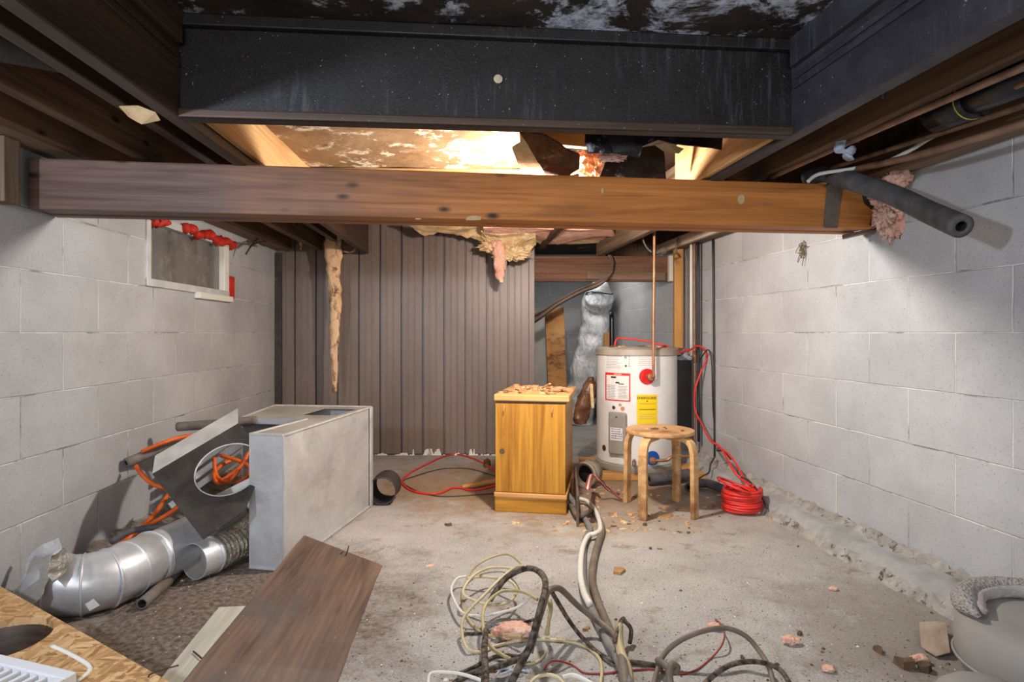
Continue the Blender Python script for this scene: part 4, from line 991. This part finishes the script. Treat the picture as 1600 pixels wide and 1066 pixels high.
# keep clear of the wall
c0 = OZ(-5, 916)
bm = bmesh.new(); es = []
hc = OZ(-8, 1000); rh = .105
c3_ = Vector((-1.47, .95, ZO)); c2 = Vector((-.75, .8, ZO)); c0 = Vector((-1.47, c0.y+.06, ZO))
for loop in ([c0, c1, c2, c3_], [hc+Vector((rh*math.cos(2*PI*k/48), rh*math.sin(2*PI*k/48), 0)) for k in range(48)]):
    vs = [bm.verts.new(p) for p in loop]; es += [bm.edges.new((vs[i], vs[(i+1) % len(vs)])) for i in range(len(vs))]
bmesh.ops.triangle_fill(bm, use_beauty=True, use_dissolve=False, edges=es)
r_ = bmesh.ops.extrude_face_region(bm, geom=bm.faces[:]); bmesh.ops.translate(bm, verts=[v for v in r_['geom'] if isinstance(v, bmesh.types.BMVert)], vec=(0, 0, -.018)); bm.verts.index_update()
V = [v.co.copy() for v in bm.verts]; Fc = [tuple(v.index for v in f.verts) for f in bm.faces]; bm.free()
mesh('panel', V, Fc, 'osb', bx, origin=(-1.1, 1.3, ZO))
for p, q in ((c0+Vector((.02,-.10,0)), c3_+Vector((.02,.03,0))), (c1-e_*.30-Vector((0,.08,0)), c2+Vector((-.25,.03,0)))):
    board('support_board', Vector((p.x, p.y, (ZO-.018)/2)), Vector((q.x, q.y, (ZO-.018)/2)), .03, ZO-.018, 'osbe', bx)
lathe('duct_boot', [(rh+.003, -.012), (rh-.002, -.02), (rh-.01, -.10), (rh-.03, -.17), (0, -.175)], hc, 'soot2', bx, 40, caps=False)['label'] = 'dark duct opening under the hole'  # shade inside the metal duct is put into this dark colour
board('boot_strip', hc+Vector((.0, .07, -.07)), hc+Vector((.08, .0, -.11)), .03, .004, 'galv', bx)
o = tube('paint_line', [OZ(80,1010,ZO+.001), OZ(112,1024,ZO+.001), OZ(142,1044,ZO+.001), OZ(120,1066,ZO+.001)], .0042, 'light_frame', bx, 5, 6, wob=.6); o['label'] = 'smear of white paint'
tube('loose_nail', [OZ(232,1058,ZO+.004), OZ(238,1052,ZO+.008), OZ(278,1040,ZO+.03)], .0018, 'nail', bx, 2, 6)
rgx = thing('floor_register', OZ(60,1048,ZO), 'white slatted floor register lying on the strand board', 'register')
A1, A2 = OZ(-8, 1020, ZO+.028), OZ(120, 1050, ZO+.028); ex2 = (A2-A1).normalized(); ny2 = Vector((ex2.y, -ex2.x, 0)); L2 = (A2-A1).length
MR2 = Matrix((ex2, -ny2, Vector((0,0,1)))).transposed().to_4x4(); MR2.translation = A1
def rbox(x0, x1, y0, y1, z0, z1, nm='frame_bar'): return mesh(nm, boxv(x0, x1, y0, y1, z0, z1), BF, 'grille', rgx, MR2, bevel=.002)
rbox(0, L2, -.024, 0, -.026, 0); rbox(0, L2, -.16, -.136, -.026, 0); rbox(0, .02, -.136, -.024, -.026, 0); rbox(L2-.02, L2, -.136, -.024, -.026, 0)
x = .032
while x < L2-.03:
    rbox(x, x+.008, -.136, -.024, -.024, -.004, 'slat'); x += .024
tag(board('white_batten', FL(368,952,.012), FL(268,1085,.012), .10, .02, 'batten'), 'short whitewashed batten between the strand board and the brown plank', 'board')
tube('nail', [FL(302,1018,.026), FL(330,1042,.028)], .002, 'nail', COL.objects['white_batten'], 1, 6, straight=True)
T = P(505,830,2.35); Rr = FL(568,898,.012); dr_ = Vector((.07, -1, 0)).normalized()
w_ = (Rr-T); mid = (T+Rr)/2; nn_ = w_.cross(dr_).normalized(); nn_ = nn_ if nn_.z > 0 else -nn_
bp_ = board('brown_plank', mid, mid+dr_*1.15, w_.length, .02, 'plank', None, tuple(nn_), rough=.004, seg=8)
tag(bp_, 'wide worn brown plank lying tilted against the duct box, nails at its end', 'board')
for (a, b) in (((536,876,.09),(545,853,.16)), ((522,874,.06),(536,862,.10)), ((500,858,.11),(510,872,.09)), ((534,892,.04),(560,888,.06))):
    pa_, pb_ = P(a[0], a[1], 2.20), P(b[0], b[1], 2.19)
    tube('nail', [pa_, (pa_+pb_)/2+Vector((.004, 0, .002)), pb_], .0022, 'nail', bp_, 2, 6)
# ================================================================ red cord
rc = thing('coiled_cord', FL(1158,800,0), 'bright red cord coiled on the floor, its end running up to the water heater', 'cord')
cc = FL(1159, 799, 0); rr_ = .088
pts = []
for i in range(9*24+1):
    t = i/24; a = 2*PI*t; r_ = rr_+.004*math.sin(t*5); pts.append(Vector((cc.x+r_*math.cos(a), cc.y+r_*math.sin(a), .009+.0115*t+.002*math.sin(t*3+a))))
tube('coil', pts, .0072, 'redcord', rc, 1, 8, straight=True)
tube('top_loop', [cc+Vector((.08*math.cos(a)-.03, .10*math.sin(a), .125+.03*math.cos(a+PI))) for a in [2*PI*k/10 for k in range(10)]], .0068, 'redcord', rc, 5, 8, closed=True)
Y1 = 3.55
run = [cc+Vector((.06, .04, .12)), P(1160,750,3.05), P(1146,735,3.1), P(1126,700,3.35), P(1110,688,3.45), P(1096,662,3.7), P(1086,640,3.8), P(1086,610,3.8), P(1095,582,3.8), P(1104,560,3.8), P(1100,545,3.8), P(1088,541,3.8), P(1078,547,3.75),
       P(1058,550,3.66), P(1040,541,3.66), P(1010,533,3.7), P(975,529,3.75), P(963,531,3.75), P(960,544,3.75)]
tube('lead', run, .0062, 'redcord', rc, 5, 8)
tube('lead', [cc+Vector((.07, .02, .12)), P(1166,752,3.05), P(1148,722,3.2), P(1134,706,3.3), P(1122,700,3.4)], .0055, 'redcord', rc, 5, 8)
fr2 = thing('looped_cord', FL(700,740,0), 'thin red cord looping on the floor in front of the ribbed partition', 'cord')
tube('loop', [FL(776,738,.007), FL(752,722,.006), FL(722,711.5,.006), FL(698,712,.006), FL(664,727,.006), FL(640,740,.006), FL(628,753,.006), FL(642,766,.006), FL(668,772,.006), FL(690,770,.006), FL(710,762,.006), FL(742,766,.006), FL(778,758,.006)], .0058, 'redcord', fr2, 6, 8)
tag(tube('thin_cable', [FL(775,745,.004), FL(735,733,.003), FL(690,733,.003), FL(650,744,.003), FL(630,752,.003), FL(640,762,.003), FL(665,772,.003), FL(700,776,.003), FL(775,771,.003)], .003, 'cord', None, 6, 6), 'thin black wire lying beside the red cord before the partition', 'wire')
tag(tube('broken_stick', [FL(722,761,.016), FL(745,758,.017), FL(775,752,.016)], lambda i, t: .012+.005*t, 'stud', None, 4, 8, wob=.6), 'tan broken stick on the floor left of the cabinet', 'stick')
tag(scrap('brick_bit', FL(760,729,0), .05, 'rot', None, 77, .9), 'brown broken lump on the floor behind the cabinet', 'lump')

# ================================================================ right rear fittings
tag(board('wall_stud', (xr(4.12)-.06, 4.12, .775), (xr(4.12)-.06, 4.12, 1.46), .062, .04, 'stud', None, (0, 1, 0)), 'upright yellow stud on the right wall above the black panel', 'stud')
pxtube('supply_pipe', [(1085,352,3.85), (1085,450,3.85), (1085.5,560,3.85), (1086,640,3.85), (1086,728,3.85)], .0085, 'copperd', 'tall copper pipe standing right of the heater', 'pipe', k=2)
pxtube('supply_pipe', [(1080,366,3.9), (1080,460,3.9), (1080,556,3.9)], .009, 'light_frame', 'thin white pipe beside the tall copper pipe', 'pipe', k=2)
pxtube('wall_conduit', [(1091,376,3.84), (1091,480,3.84), (1091,600,3.84), (1092,690,3.84)], .010, 'cord', 'dark conduit directly behind the tall copper pipe', 'conduit', k=2)
o = pxtube('wall_conduit', [(1114,374,3.70), (1115,450,3.70), (1116,560,3.70), (1116.5,640,3.70), (1117,714,3.70)], .0075, 'cord', 'thin black cable running straight down the right wall', 'cable', k=2)
pxtube('valve', [(1085,548,3.84), (1085.5,566,3.84)], .014, 'copper', 'brass valve on the tall copper pipe', 'valve', k=1)
pxtube('thin_cable', [(1092,566,3.8), (1102,550,3.74), (1108,548,3.72), (1112,566,3.70), (1113,600,3.70), (1114,640,3.69), (1116,660,3.69)], .004, 'cord', 'thin black wire looping down behind the red cord', 'wire')
def RF(px, py): return RW(px, py, .10)
tag(tube('thin_cable', [P(1117,714,3.58), P(1110,726,3.5), P(1108,738,3.45), P(1098,744,3.42), P(1092,748,3.4)], .0045, 'cord', None, 4, 6), 'black wire crossing the rough footing behind the stool', 'wire')
tag(tube('thin_cable', [P(1158,746,3.05), P(1168,750,3.02), P(1180,762,2.96), P(1192,780,2.9), P(1198,795,2.85)], .0045, 'cord', None, 4, 6), 'black wire on the rough footing right of the red coil', 'wire')
tag(tube('thin_cable', [P(1120,704,3.42), P(1132,706,3.35), P(1142,718,3.28)], .005, 'cord', None, 4, 6), 'short black wire beside the red cord on the right wall', 'wire')
bb = board('black_board', (1.128, 3.93, .20), (1.128, 3.93, .735), .11, .03, 'blackbox', None, (0, 1, 0)); tag(bb, 'black panel standing between the water heater and the right wall', 'panel')
tag(sheet('blue_scrap', [P(1052,560,3.92), P(1070,550,3.92), P(1084,556,3.92), P(1080,563,3.9), P(1062,563,3.9)], 'rag', .004, None, .006), 'bluish scrap lying on top of the black panel', 'scrap')
tag(tube('copper_elbow', [P(1064,553,3.9), P(1070,546,3.9), P(1078,548,3.9), P(1076,555,3.9)], .008, 'copperd', None, 4, 8), 'small fitting above the black panel', 'pipe fitting')
for q, l_ in (([(1006,365,3.6), (1004,372,3.6), (1010,386,3.58), (1018,394,3.56)], 'brown cable sagging at the joists left of the hot pipe'), ([(1060,372,3.9), (1056,384,3.9), (1058,396,3.9), (1064,402,3.9)], 'dark cable loop over the top of the yellow stud'), ([(1030,392,3.8), (1036,388,3.8), (1040,394,3.8), (1030,396,3.8)], 'small cable clip on the pale ledger board')):
    pxtube('cable', q, .005, 'brown_c', l_, 'cable')
# foam sleeves on the floor
pxtube('foam_tube', [(1014,750,3.42), (1045,746,3.45), (1076,741,3.5)], .032, 'foam', 'thick dark foam sleeve behind the stool on the floor', 'foam sleeve', 20, inner=.45)
tag(tube('foam_tube', [FL(1076,745,.10)+Vector((.0,0,-.06)), FL(1104,755,.035), FL(1155,776,.03)], .024, 'foam', None, 4, 16, inner=.5), 'long dark foam sleeve reaching behind the red coil', 'foam sleeve')
# collar and wires
cl = thing('pipe_coupling', FL(922,768,0), 'grey plastic pipe coupling on the floor between cabinet and heater', 'pipe coupling')
ca = FL(914,766,.0)+Vector((0, .05, .072)); ax = Vector((.55, .8, 0)).normalized()
tube('ring', [ca-ax*.0, ca+ax*.10], .070, 'pvc', cl, 1, 30, inner=.8, straight=True, bore='pvc'); tube('rim', [ca-ax*.004, ca+ax*.02], .074, 'pvc', cl, 1, 30, inner=.86, straight=True, bore='pvc')
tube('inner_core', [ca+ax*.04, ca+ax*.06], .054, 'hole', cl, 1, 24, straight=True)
for k in range(3): tag(tube('red_wire', [FL(915+3*k,764,.17), FL(922+2*k,742,.12), FL(935,750,.12), FL(948+2*k,764,.06), FL(966+3*k,776+3*k,.012)], .005, ('red_c','white_c','red_c')[k], None, 5, 6), ['dark red wire spilling from the pipe coupling, leftmost', 'white wire spilling from the pipe coupling', 'dark red wire spilling from the pipe coupling, rightmost'][k], 'wire')
# brown bag hanging on the heater's left
bg = thing('foil_bag', P(915,625,3.95), 'crumpled brown foil bag hanging left of the water heater', 'bag')
strip('bag', [(590,918,928),(600,914,932),(620,903,930),(640,898,922),(655,894,918),(662,897,914)], 3.85, 'bag', .03, 2, bg)
board('splint', P(924,600,3.79), P(926,638,3.79), .012, .02, 'cream', bg)['label'] = 'pale strip on the bag'
# plastic wrapped duct
pd = thing('wrapped_duct', P(905,655,5.75), 'thick duct wrapped in cloudy plastic hanging behind the water heater', 'duct')
path = smooth_path([P(938,440,5.5), P(936,462,5.6), P(930,480,5.7), P(928,520,5.7), P(918,560,5.7), P(909,605,5.7), P(903,658,5.75)], 14)
V, Fc, mi = sweepv(path, lambda i, t: (.05+.088*min(1, t*5.5))*(1+.015*math.sin(i*.55)+.05*noise.noise(Vector((i*.3, 2, 0))))+.03*max(0, t-.7), 36, wob=.16)
mesh('plastic_wrap', V, Fc, 'plastic', pd, smooth=True)
tube('tie', [path[12]+Vector((.125*math.cos(a), .12*math.sin(a), .01*math.sin(2*a))) for a in [2*PI*k/12 for k in range(12)]], .006, 'cord', pd, 3, 6, closed=True)
# studs, pipes behind
tag(board('plywood_stud', P(874,691,4.75), P(866,480,4.75), .035, .15, 'ply', None, (1, 0, 0)), 'upright plywood stud seen above the cabinet', 'stud')
tag(board('grey_board', (.30, 5.3, .02), (.30, 5.3, 1.03), .02, .32, 'panel', None, (1, 0, 0)), 'pale grey panel standing behind the edge of the ribbed partition', 'panel')
pxtube('black_pipe', [(958,683,5.0), (957,600,5.0), (956,488,5.0)], .022, 'abs', 'short black pipe upright behind the heater', 'pipe')
tag(board('wood_offcut', P(946,681,5.05), P(948,520,5.05), .05, .04, 'stud', None, (0, 1, 0)), 'small wooden offcut beside the short black pipe', 'offcut')
for k in range(5):
    o_ = k*1.8
    pxtube('brown_cable', [(950+k,396,4.30), (957+k*.5,412,4.27), (954-k*.6,428+k,4.24), (935,440+o_,4.24), (905,452+o_,4.3), (872,470+o_,4.35), (846,486+o_*1.5,4.4), (826,496+o_*2.0,4.45)], .0062, ['brown_c','cord','copperd','brown_c','cord'][k], 'brown and black cable of the bundle sagging from the far cross beam', 'cable', 8, 'cables of the bundle under the far cross beam', k=5)
# ================================================================ cables in the foreground
def fc(name, pts, r, mat, label, ns=10, group=None, parent=None, wob=0.0, k=6):
    o = tube(name, [FL(a, b, c+r if isinstance(r, float) else c+.01) for a, b, c in pts], r, mat, parent, k, ns, wob=wob)
    return tag(o, label, 'cable', group) if label else o
fc('thick_cable', [(886,771,.05),(896,785,.02),(908,802,.0),(920,822,0),(922,830,.002),(914,845,.0),(911,875,0),(914,920,.0),(928,960,0),(946,995,.0),(966,1030,.01),(985,1075,.02)], .0135, 'grey_c', 'thick grey cable from the cabinet foot, leftmost of the three', 12)
fc('thick_cable', [(901,779,.02),(918,784,.015),(932,802,.01),(938,826,.012),(930,834,.016),(919,838,.012),(910,858,.022),(907,895,.022),(912,925,.02),(922,945,.02)], .0105, 'white_c', 'off-white cable crossing over the thick grey cables', 12)
fc('thick_cable', [(892,790,.0),(905,806,.02),(925,800,.0),(938,816,.0),(941,830,.0),(934,850,.004),(928,875,.0),(925,905,.004),(934,940,0),(948,975,.0),(962,1005,.01),(972,1030,.02),(978,1075,.02)], .0135, 'brown_c', 'thick brown-grey cable running beside the grey one down the floor', 12)
fc('cloth_cable', [(792,1080,.04),(812,1040,.06),(828,1010,.10),(838,975,.14),(846,945,.17),(852,920,.18),(850,903,.17),(840,892,.15),(825,888,.13),(808,893,.12),(790,904,.10),(776,922,.08),(766,938,.06)], .0085, 'cloth_c', 'thick cloth-covered cable arching highest over the tangle', 12, wob=.25)
fc('cloth_cable', [(828,1020,.02),(836,990,.06),(848,950,.13),(856,926,.16),(866,919,.16),(878,922,.14),(900,944,.08),(928,966,.04),(952,984,.03),(965,1000,.03),(975,1030,.02),(990,1080,.02)], .0085, 'brown_c', 'brown cable bent over from the cloth-covered arch to the right', 10, wob=.2)
fc('cloth_cable', [(862,924,.15),(868,935,.12),(884,962,.06),(900,985,.03),(916,1003,.01),(936,1022,.0),(960,1033,.0),(1000,1036,.0),(1035,1042,.0)], .0062, 'cloth_c', 'thinner cloth-covered cable sagging from the arch to the right', 10, wob=.25)
fc('cloth_cable', [(757,1080,.02),(758,1050,.03),(757,1010,.04),(759,985,.045)], .0085, 'cloth_c', 'dark frayed cable standing at the left of the tangle', 10, wob=.4)
fc('cloth_cable', [(700,1078,.0),(730,1055,.0),(770,1045,.02),(810,1030,.02),(828,1014,.02)], .0075, 'cloth_c', 'dark frayed cable low across the tangle', 10, wob=.4)
fc('cloth_cable', [(960,1003,.05),(972,968,.06),(978,973,.05),(986,984,.03),(984,1005,.01)], .006, 'cloth_c', 'short stripped cable end sticking up in the tangle', 8, wob=.4)
fc('yellowed_cable', [(968,978,.05),(966,995,.04),(970,1020,.03),(980,1045,.02),(985,1080,.02)], .011, 'yel_c', 'frayed yellowish cable sheath standing in the tangle', 10, wob=.4)
fc('right_cable', [(1020,1075,.0),(1028,1045,.01),(1040,1020,.03),(1065,1000,.06),(1100,986,.08),(1135,982,.08),(1165,994,.07),(1188,1020,.04),(1202,1045,.02),(1212,1080,.0)], .0066, 'brown_c', 'dark grey cable arching at the right of the tangle, upper arc', 10)
fc('right_cable', [(1088,1085,.0),(1110,1060,.01),(1140,1040,.03),(1172,1034,.04),(1200,1038,.03),(1222,1050,.02),(1240,1080,.0)], .0064, 'cloth_c', 'dark cable arching at the right of the tangle, lower arc', 10)
fc('knotted_cable', [(1028,1032,.02),(1040,1040,.03),(1052,1050,.03),(1058,1043,.035),(1050,1040,.045),(1046,1055,.03),(1050,1085,.0)], .009, 'brown_c', 'short grey cable twisted into a knot right of the tangle', 10)
fc('red_wire', [(1118,968,.0),(1126,976,.02),(1132,990,.03),(1128,1008,.02),(1112,1028,.0),(1090,1046,.0),(1068,1053,.0),(1045,1052,.0),(1020,1046,.0),(985,1048,.0),(940,1053,.0)], .0026, 'red_c', 'thin dark red wire curving below the upper right arc', 6)
fc('red_wire', [(850,1047,.0),(858,1036,.02),(872,1033,.02),(895,1040,.0),(915,1052,.0),(960,1052,.0)], .0026, 'red_c', 'thin dark red wire low in the middle of the tangle', 6)
fc('red_wire', [(700,1080,.0),(730,1055,.0),(775,1050,.01),(815,1048,.01)], .0026, 'red_c', 'thin dark red wire at the left foot of the tangle', 6)
def zt(pts, h): # crop coordinates -> photo pixels, with a height
    return [(640+x/4.934, 850+y/4.934, z) for (x, y), z in zip(pts, h if isinstance(h, list) else [h]*len(pts))]
fc('cream_cable', zt([(870,165),(820,115),(750,80),(640,100),(540,150),(470,220),(420,330),(405,430),(430,540),(500,640),(590,700),(700,712),(860,715)], [.08,.07,.06,.05,.04,.03,.01,0,0,0,0,.01,.03]), .0042, 'yel_c', 'cream cable forming the topmost loop of the tangle', 8)
fc('cream_cable', zt([(440,250),(370,265),(325,330),(330,400),(380,500),(440,545),(560,555),(700,530),(830,490),(900,440),(930,405)], [.03,.03,.03,.03,.03,.03,.03,.04,.06,.08,.10]), .0042, 'white_c', 'pale cable forming the leftmost loop of the tangle', 8)
fc('cream_cable', zt([(900,172),(820,180),(700,270),(560,410),(470,500),(410,590),(405,700),(440,800),(500,835),(580,825),(660,790),(860,745),(1080,740),(1280,765),(1400,820),(1470,900),(1482,1000),(1470,1080)], [.14,.12,.10,.08,.06,.04,.02,.01,0,0,0,.0,.0,.0,.0,0,0,0]), .0046, 'cream_c', 'long cream cable sweeping from the arch round to the right', 8)
fc('cream_cable', zt([(800,190),(700,182),(600,190),(500,240),(430,320),(415,390),(480,430),(560,460),(660,470),(760,450),(820,390),(820,330),(760,280),(660,265),(560,255),(440,265)], [.06,.06,.06,.06,.05,.05,.04,.04,.04,.04,.04,.04,.05,.04,.04,.03]), .0046, 'cream_c', 'cream cable forming the inner oval loop of the tangle', 8)
fc('cream_cable', zt([(145,1090),(150,1020),(180,995),(260,990),(400,1005),(540,1050),(600,1090)], .02), .0044, 'white_c', 'pale cable loop at the lower left of the tangle', 8)
fc('yellowed_cable', zt([(985,430),(900,380),(800,360),(700,370),(620,430),(575,500),(565,600),(580,700),(620,790),(700,850),(780,890)], [.10,.10,.08,.08,.07,.06,.05,.04,.02,.01,.0]), .005, 'yel_c', 'yellowed cable curling down the left side of the arch', 8)
for k in range(2): fc('yellowed_cable', zt([(1060+25*k,440),(1085+10*k,500),(1075,600),(1065-15*k,700)], [.13,.09,.05,.01]), .005, 'yel_c', 'yellowed frayed strand hanging down beside the arch', 6, 'yellowed strands beside the arch', wob=.4)
fc('cream_cable', zt([(930,1075),(980,1030),(1060,1010),(1140,1030),(1200,1090)], .02), .0048, 'cream_c', 'small cream hump at the bottom middle of the tangle', 8)
fc('cream_cable', zt([(1180,1030),(1260,1015),(1340,1045),(1420,1090)], .02), .006, 'white_c', 'pale thick cable hump just right of the cream hump', 8)
fc('grey_wire', zt([(1050,830),(1020,880),(960,920),(870,925),(780,890)], .0), .0036, 'cream_c', 'short pale wire low in the tangle below the arch', 6)
for k, (a, b, c, d) in enumerate(((620,960,870,1020),(700,1010,930,990),(640,1050,760,960))):
    fc('blue_wire', zt([(a,b),((a+c)/2,(b+d)/2-30),(c,d)], .02), .0028, 'rag', ['pale blue wire lying left in the bottom tangle', 'pale blue wire lying right in the bottom tangle', 'short pale blue wire crossing the other two'][k], 6)
fc('dark_wire', zt([(420,690),(560,690),(760,650),(960,580)], .0), .004, 'cloth_c', 'dark wire lying flat under the inner loops', 6)
fc('dark_wire', zt([(1600,945),(1540,920),(1480,870),(1380,800)], .0), .004, 'cloth_c', 'dark wire lying right of the long cream cable', 6)
fc('dark_wire', zt([(380,1000),(480,960),(580,905),(700,860),(860,870)], .0), .005, 'cloth_c', 'dark wire low at the left foot of the arch', 6)
tag(fluff('foam_lump', FL(805,987,.02), (.055,.03,.022), 'pink', None, 4, .4, 2, 1), 'salmon-pink foam lump lying inside the cable tangle', 'foam')
# ================================================================ grey round tub at the lower right
tb = thing('padded_tub', (1.265, 1.5, 0), 'round grey padded tub with ribbed mesh rim, cut by the frame corner', 'tub')
tc = Vector((1.325, 1.46, 0))
lathe('body', [(.15, 0), (.18, .02), (.194, .06), (.196, .10), (.192, .135), (.184, .155), (.17, .163), (.12, .168), (.06, .172), (0, .173)], tc, 'tub', tb, 72)
arc = [math.radians(176-k*6.5) for k in range(29)]
tube('mesh_rim', [tc+Vector((.172*math.cos(a), .172*math.sin(a), .180)) for a in arc], lambda i, t: .030*min(1, .2+min(t, 1-t)*6), 'tubrim', tb, 2, 20)['label'] = 'ribbed grey mesh rim'
tube('fleece_edge', [tc+Vector((.146*math.cos(a), .146*math.sin(a), .183)) for a in arc[1:-1]], lambda i, t: .016*min(1, .5+min(t, 1-t)*6), 'tubfl', tb, 2, 14, wob=.5)['label'] = 'pale fleece edge'
tube('piping', [tc+Vector((.1965*math.cos(a), .1965*math.sin(a), .055)) for a in [2*PI*k/36 for k in range(36)]], .004, 'tub', tb, 2, 8, closed=True)
lump = fluff('front_bulge', (1.03, 1.30, .055), (.10, .09, .068), 'tub', tb, 4, .06, 1, 3)
cd = tag(sheet('card_scrap', [FL(1437,973,.01), FL(1478,975,.03), FL(1484,1018,.02), FL(1462,1024,.01), FL(1440,1012,.01)], 'cardp', .003, None, .01), 'pale brown card scrap tucked against the grey tub', 'card')
# ================================================================ loose bits on the floor
def bit(px, py, size, mat, label, cat='scrap', flat=.3, seed=0, group=None, name='wood_bit'):
    return tag(scrap(name, FL(px, py, 0)+Vector((0,0,.0005)), size, mat, None, seed, flat), label, cat, group)
bit(966, 895, .045, 'card', 'broken brown chunk of board alone on the middle floor', 'scrap', .22, 1)
bit(1042, 807, .062, 'card', 'flat brown card piece between the stool legs', 'card', .08, 4)
bit(1068, 798, .05, 'chipd', 'darker flat piece by the right front stool leg', 'scrap', .15, 6)
bit(1016, 858, .013, 'chipd', 'small dark scrap in front of the stool, left of a pair', 'scrap', .5, 7)
bit(1031, 859, .014, 'card', 'small brown scrap in front of the stool, right of a pair', 'scrap', .4, 8)
bit(907, 821, .035, 'card', 'brown scrap beside the bend of the grey cables', 'scrap', .3, 9)
bit(883, 820, .022, 'chip', 'tan scrap in front of the cabinet plinth', 'scrap', .3, 10)
bit(975, 817, .025, 'cream', 'cream curl of paper left of the front stool leg', 'scrap', .2, 11)
bit(1210, 812, .022, 'chip', 'tan scrap right of the red coil', 'scrap', .5, 12)
for (px, py, s_, l_) in ((1118, 979, .022, 'orange foam bit beside the upper right cable arc'), (1236, 1001, .024, 'pink foam bit on the open floor at lower right'), (1302, 920, .014, 'small pink foam bit near the right footing'), (1295, 1045, .016, 'pink foam bit near the bottom edge, right of the cables'), (1437, 1030, .022, 'pink foam bit by the rubble at lower right')):
    tag(fluff('foam_bit', FL(px, py, s_*.4), (s_, s_*.6, s_*.45), 'pink', None, 3, .5, 2, px), l_, 'foam')
for (px, py, s_, sd) in ((1415,1042,.035,21),(1372,1018,.022,22),(1445,1048,.03,23),(1250,992,.012,24),(1160,1030,.01,25)):
    bit(px, py, s_, 'chipd', ['dark rubble lump at the lower right, largest of the group', 'small dark rubble bit left of the largest lump', 'dark rubble lump touching the grey tub', 'tiny dark bit above the pink foam on the open floor', 'tiny dark bit inside the right cable arc'][sd-21], 'rubble', .6, sd)
bit(672, 884, .02, 'pink', 'flat orange flake on the bare floor left of the cables', 'flake', .05, 30)
bit(915, 985, .016, 'card', 'small brown bit between the grey cables and the arch', 'scrap', .4, 31)
# shavings and crumbs strewn under the stool and by the cabinet
rnd = random.Random(5)
def clear(p):
    if abs(p.x-sx) < .2 and abs(p.y-sy) < .2:
        return min((Vector((a, b, 0))-Vector((p.x, p.y, 0))).length for a, b in feet) > .05
    q = MC.inverted() @ p
    return not (-.04 < q.x < CW+.04 and -.04 < q.y < CD+.04) and (p-Vector((hx, hy, 0))).length > .42 and (p-cc).length > .13
n_ = 0
while n_ < 130:
    p = FL(rnd.gauss(975, 75), rnd.uniform(745, 835), 0)
    if not clear(p): continue
    tag(scrap('wood_shaving', p+Vector((0, 0, .0005)), rnd.uniform(.006, .022), rnd.choice(('chip', 'chip', 'card', 'chipd', 'cream')), None, 300+n_, rnd.uniform(.1, .5)), 'shaving or splinter strewn on the floor around the stool', 'shaving', 'shavings around the stool'); n_ += 1
V, Fc = [], []
for k in range(2600):
    px = rnd.uniform(200, 1500); py = 560+rnd.random()**.5*520
    p = FL(px, py, 0)
    if not (xl(p.y)+.05 < p.x < xr(p.y)-.17) or p.y > 6 or (p.y > 4.2 and p.x < .2): continue
    s_ = rnd.uniform(.001, .0034)*(1+(rnd.random() > .97)*1.2); a = rnd.uniform(0, 6.28); b = len(V)
    for j in range(4): V.append((p.x+s_*math.cos(a+j*1.57+rnd.uniform(-.3,.3)), p.y+s_*math.sin(a+j*1.57), .0004))
    V.append((p.x, p.y, s_*.8)); Fc += [(b, b+1, b+4), (b+1, b+2, b+4), (b+2, b+3, b+4), (b+3, b, b+4)]
mi = []
for k in range(len(Fc)//4): mi += [rnd.choice((0, 0, 0, 1, 1, 0, 0, 2))]*4
tag(mesh('floor_grit', V, Fc, 'chipd', mats2=['chip', 'lab'], fmi=mi), 'dark and pale grit scattered over the concrete floor', 'grit', kind='stuff')
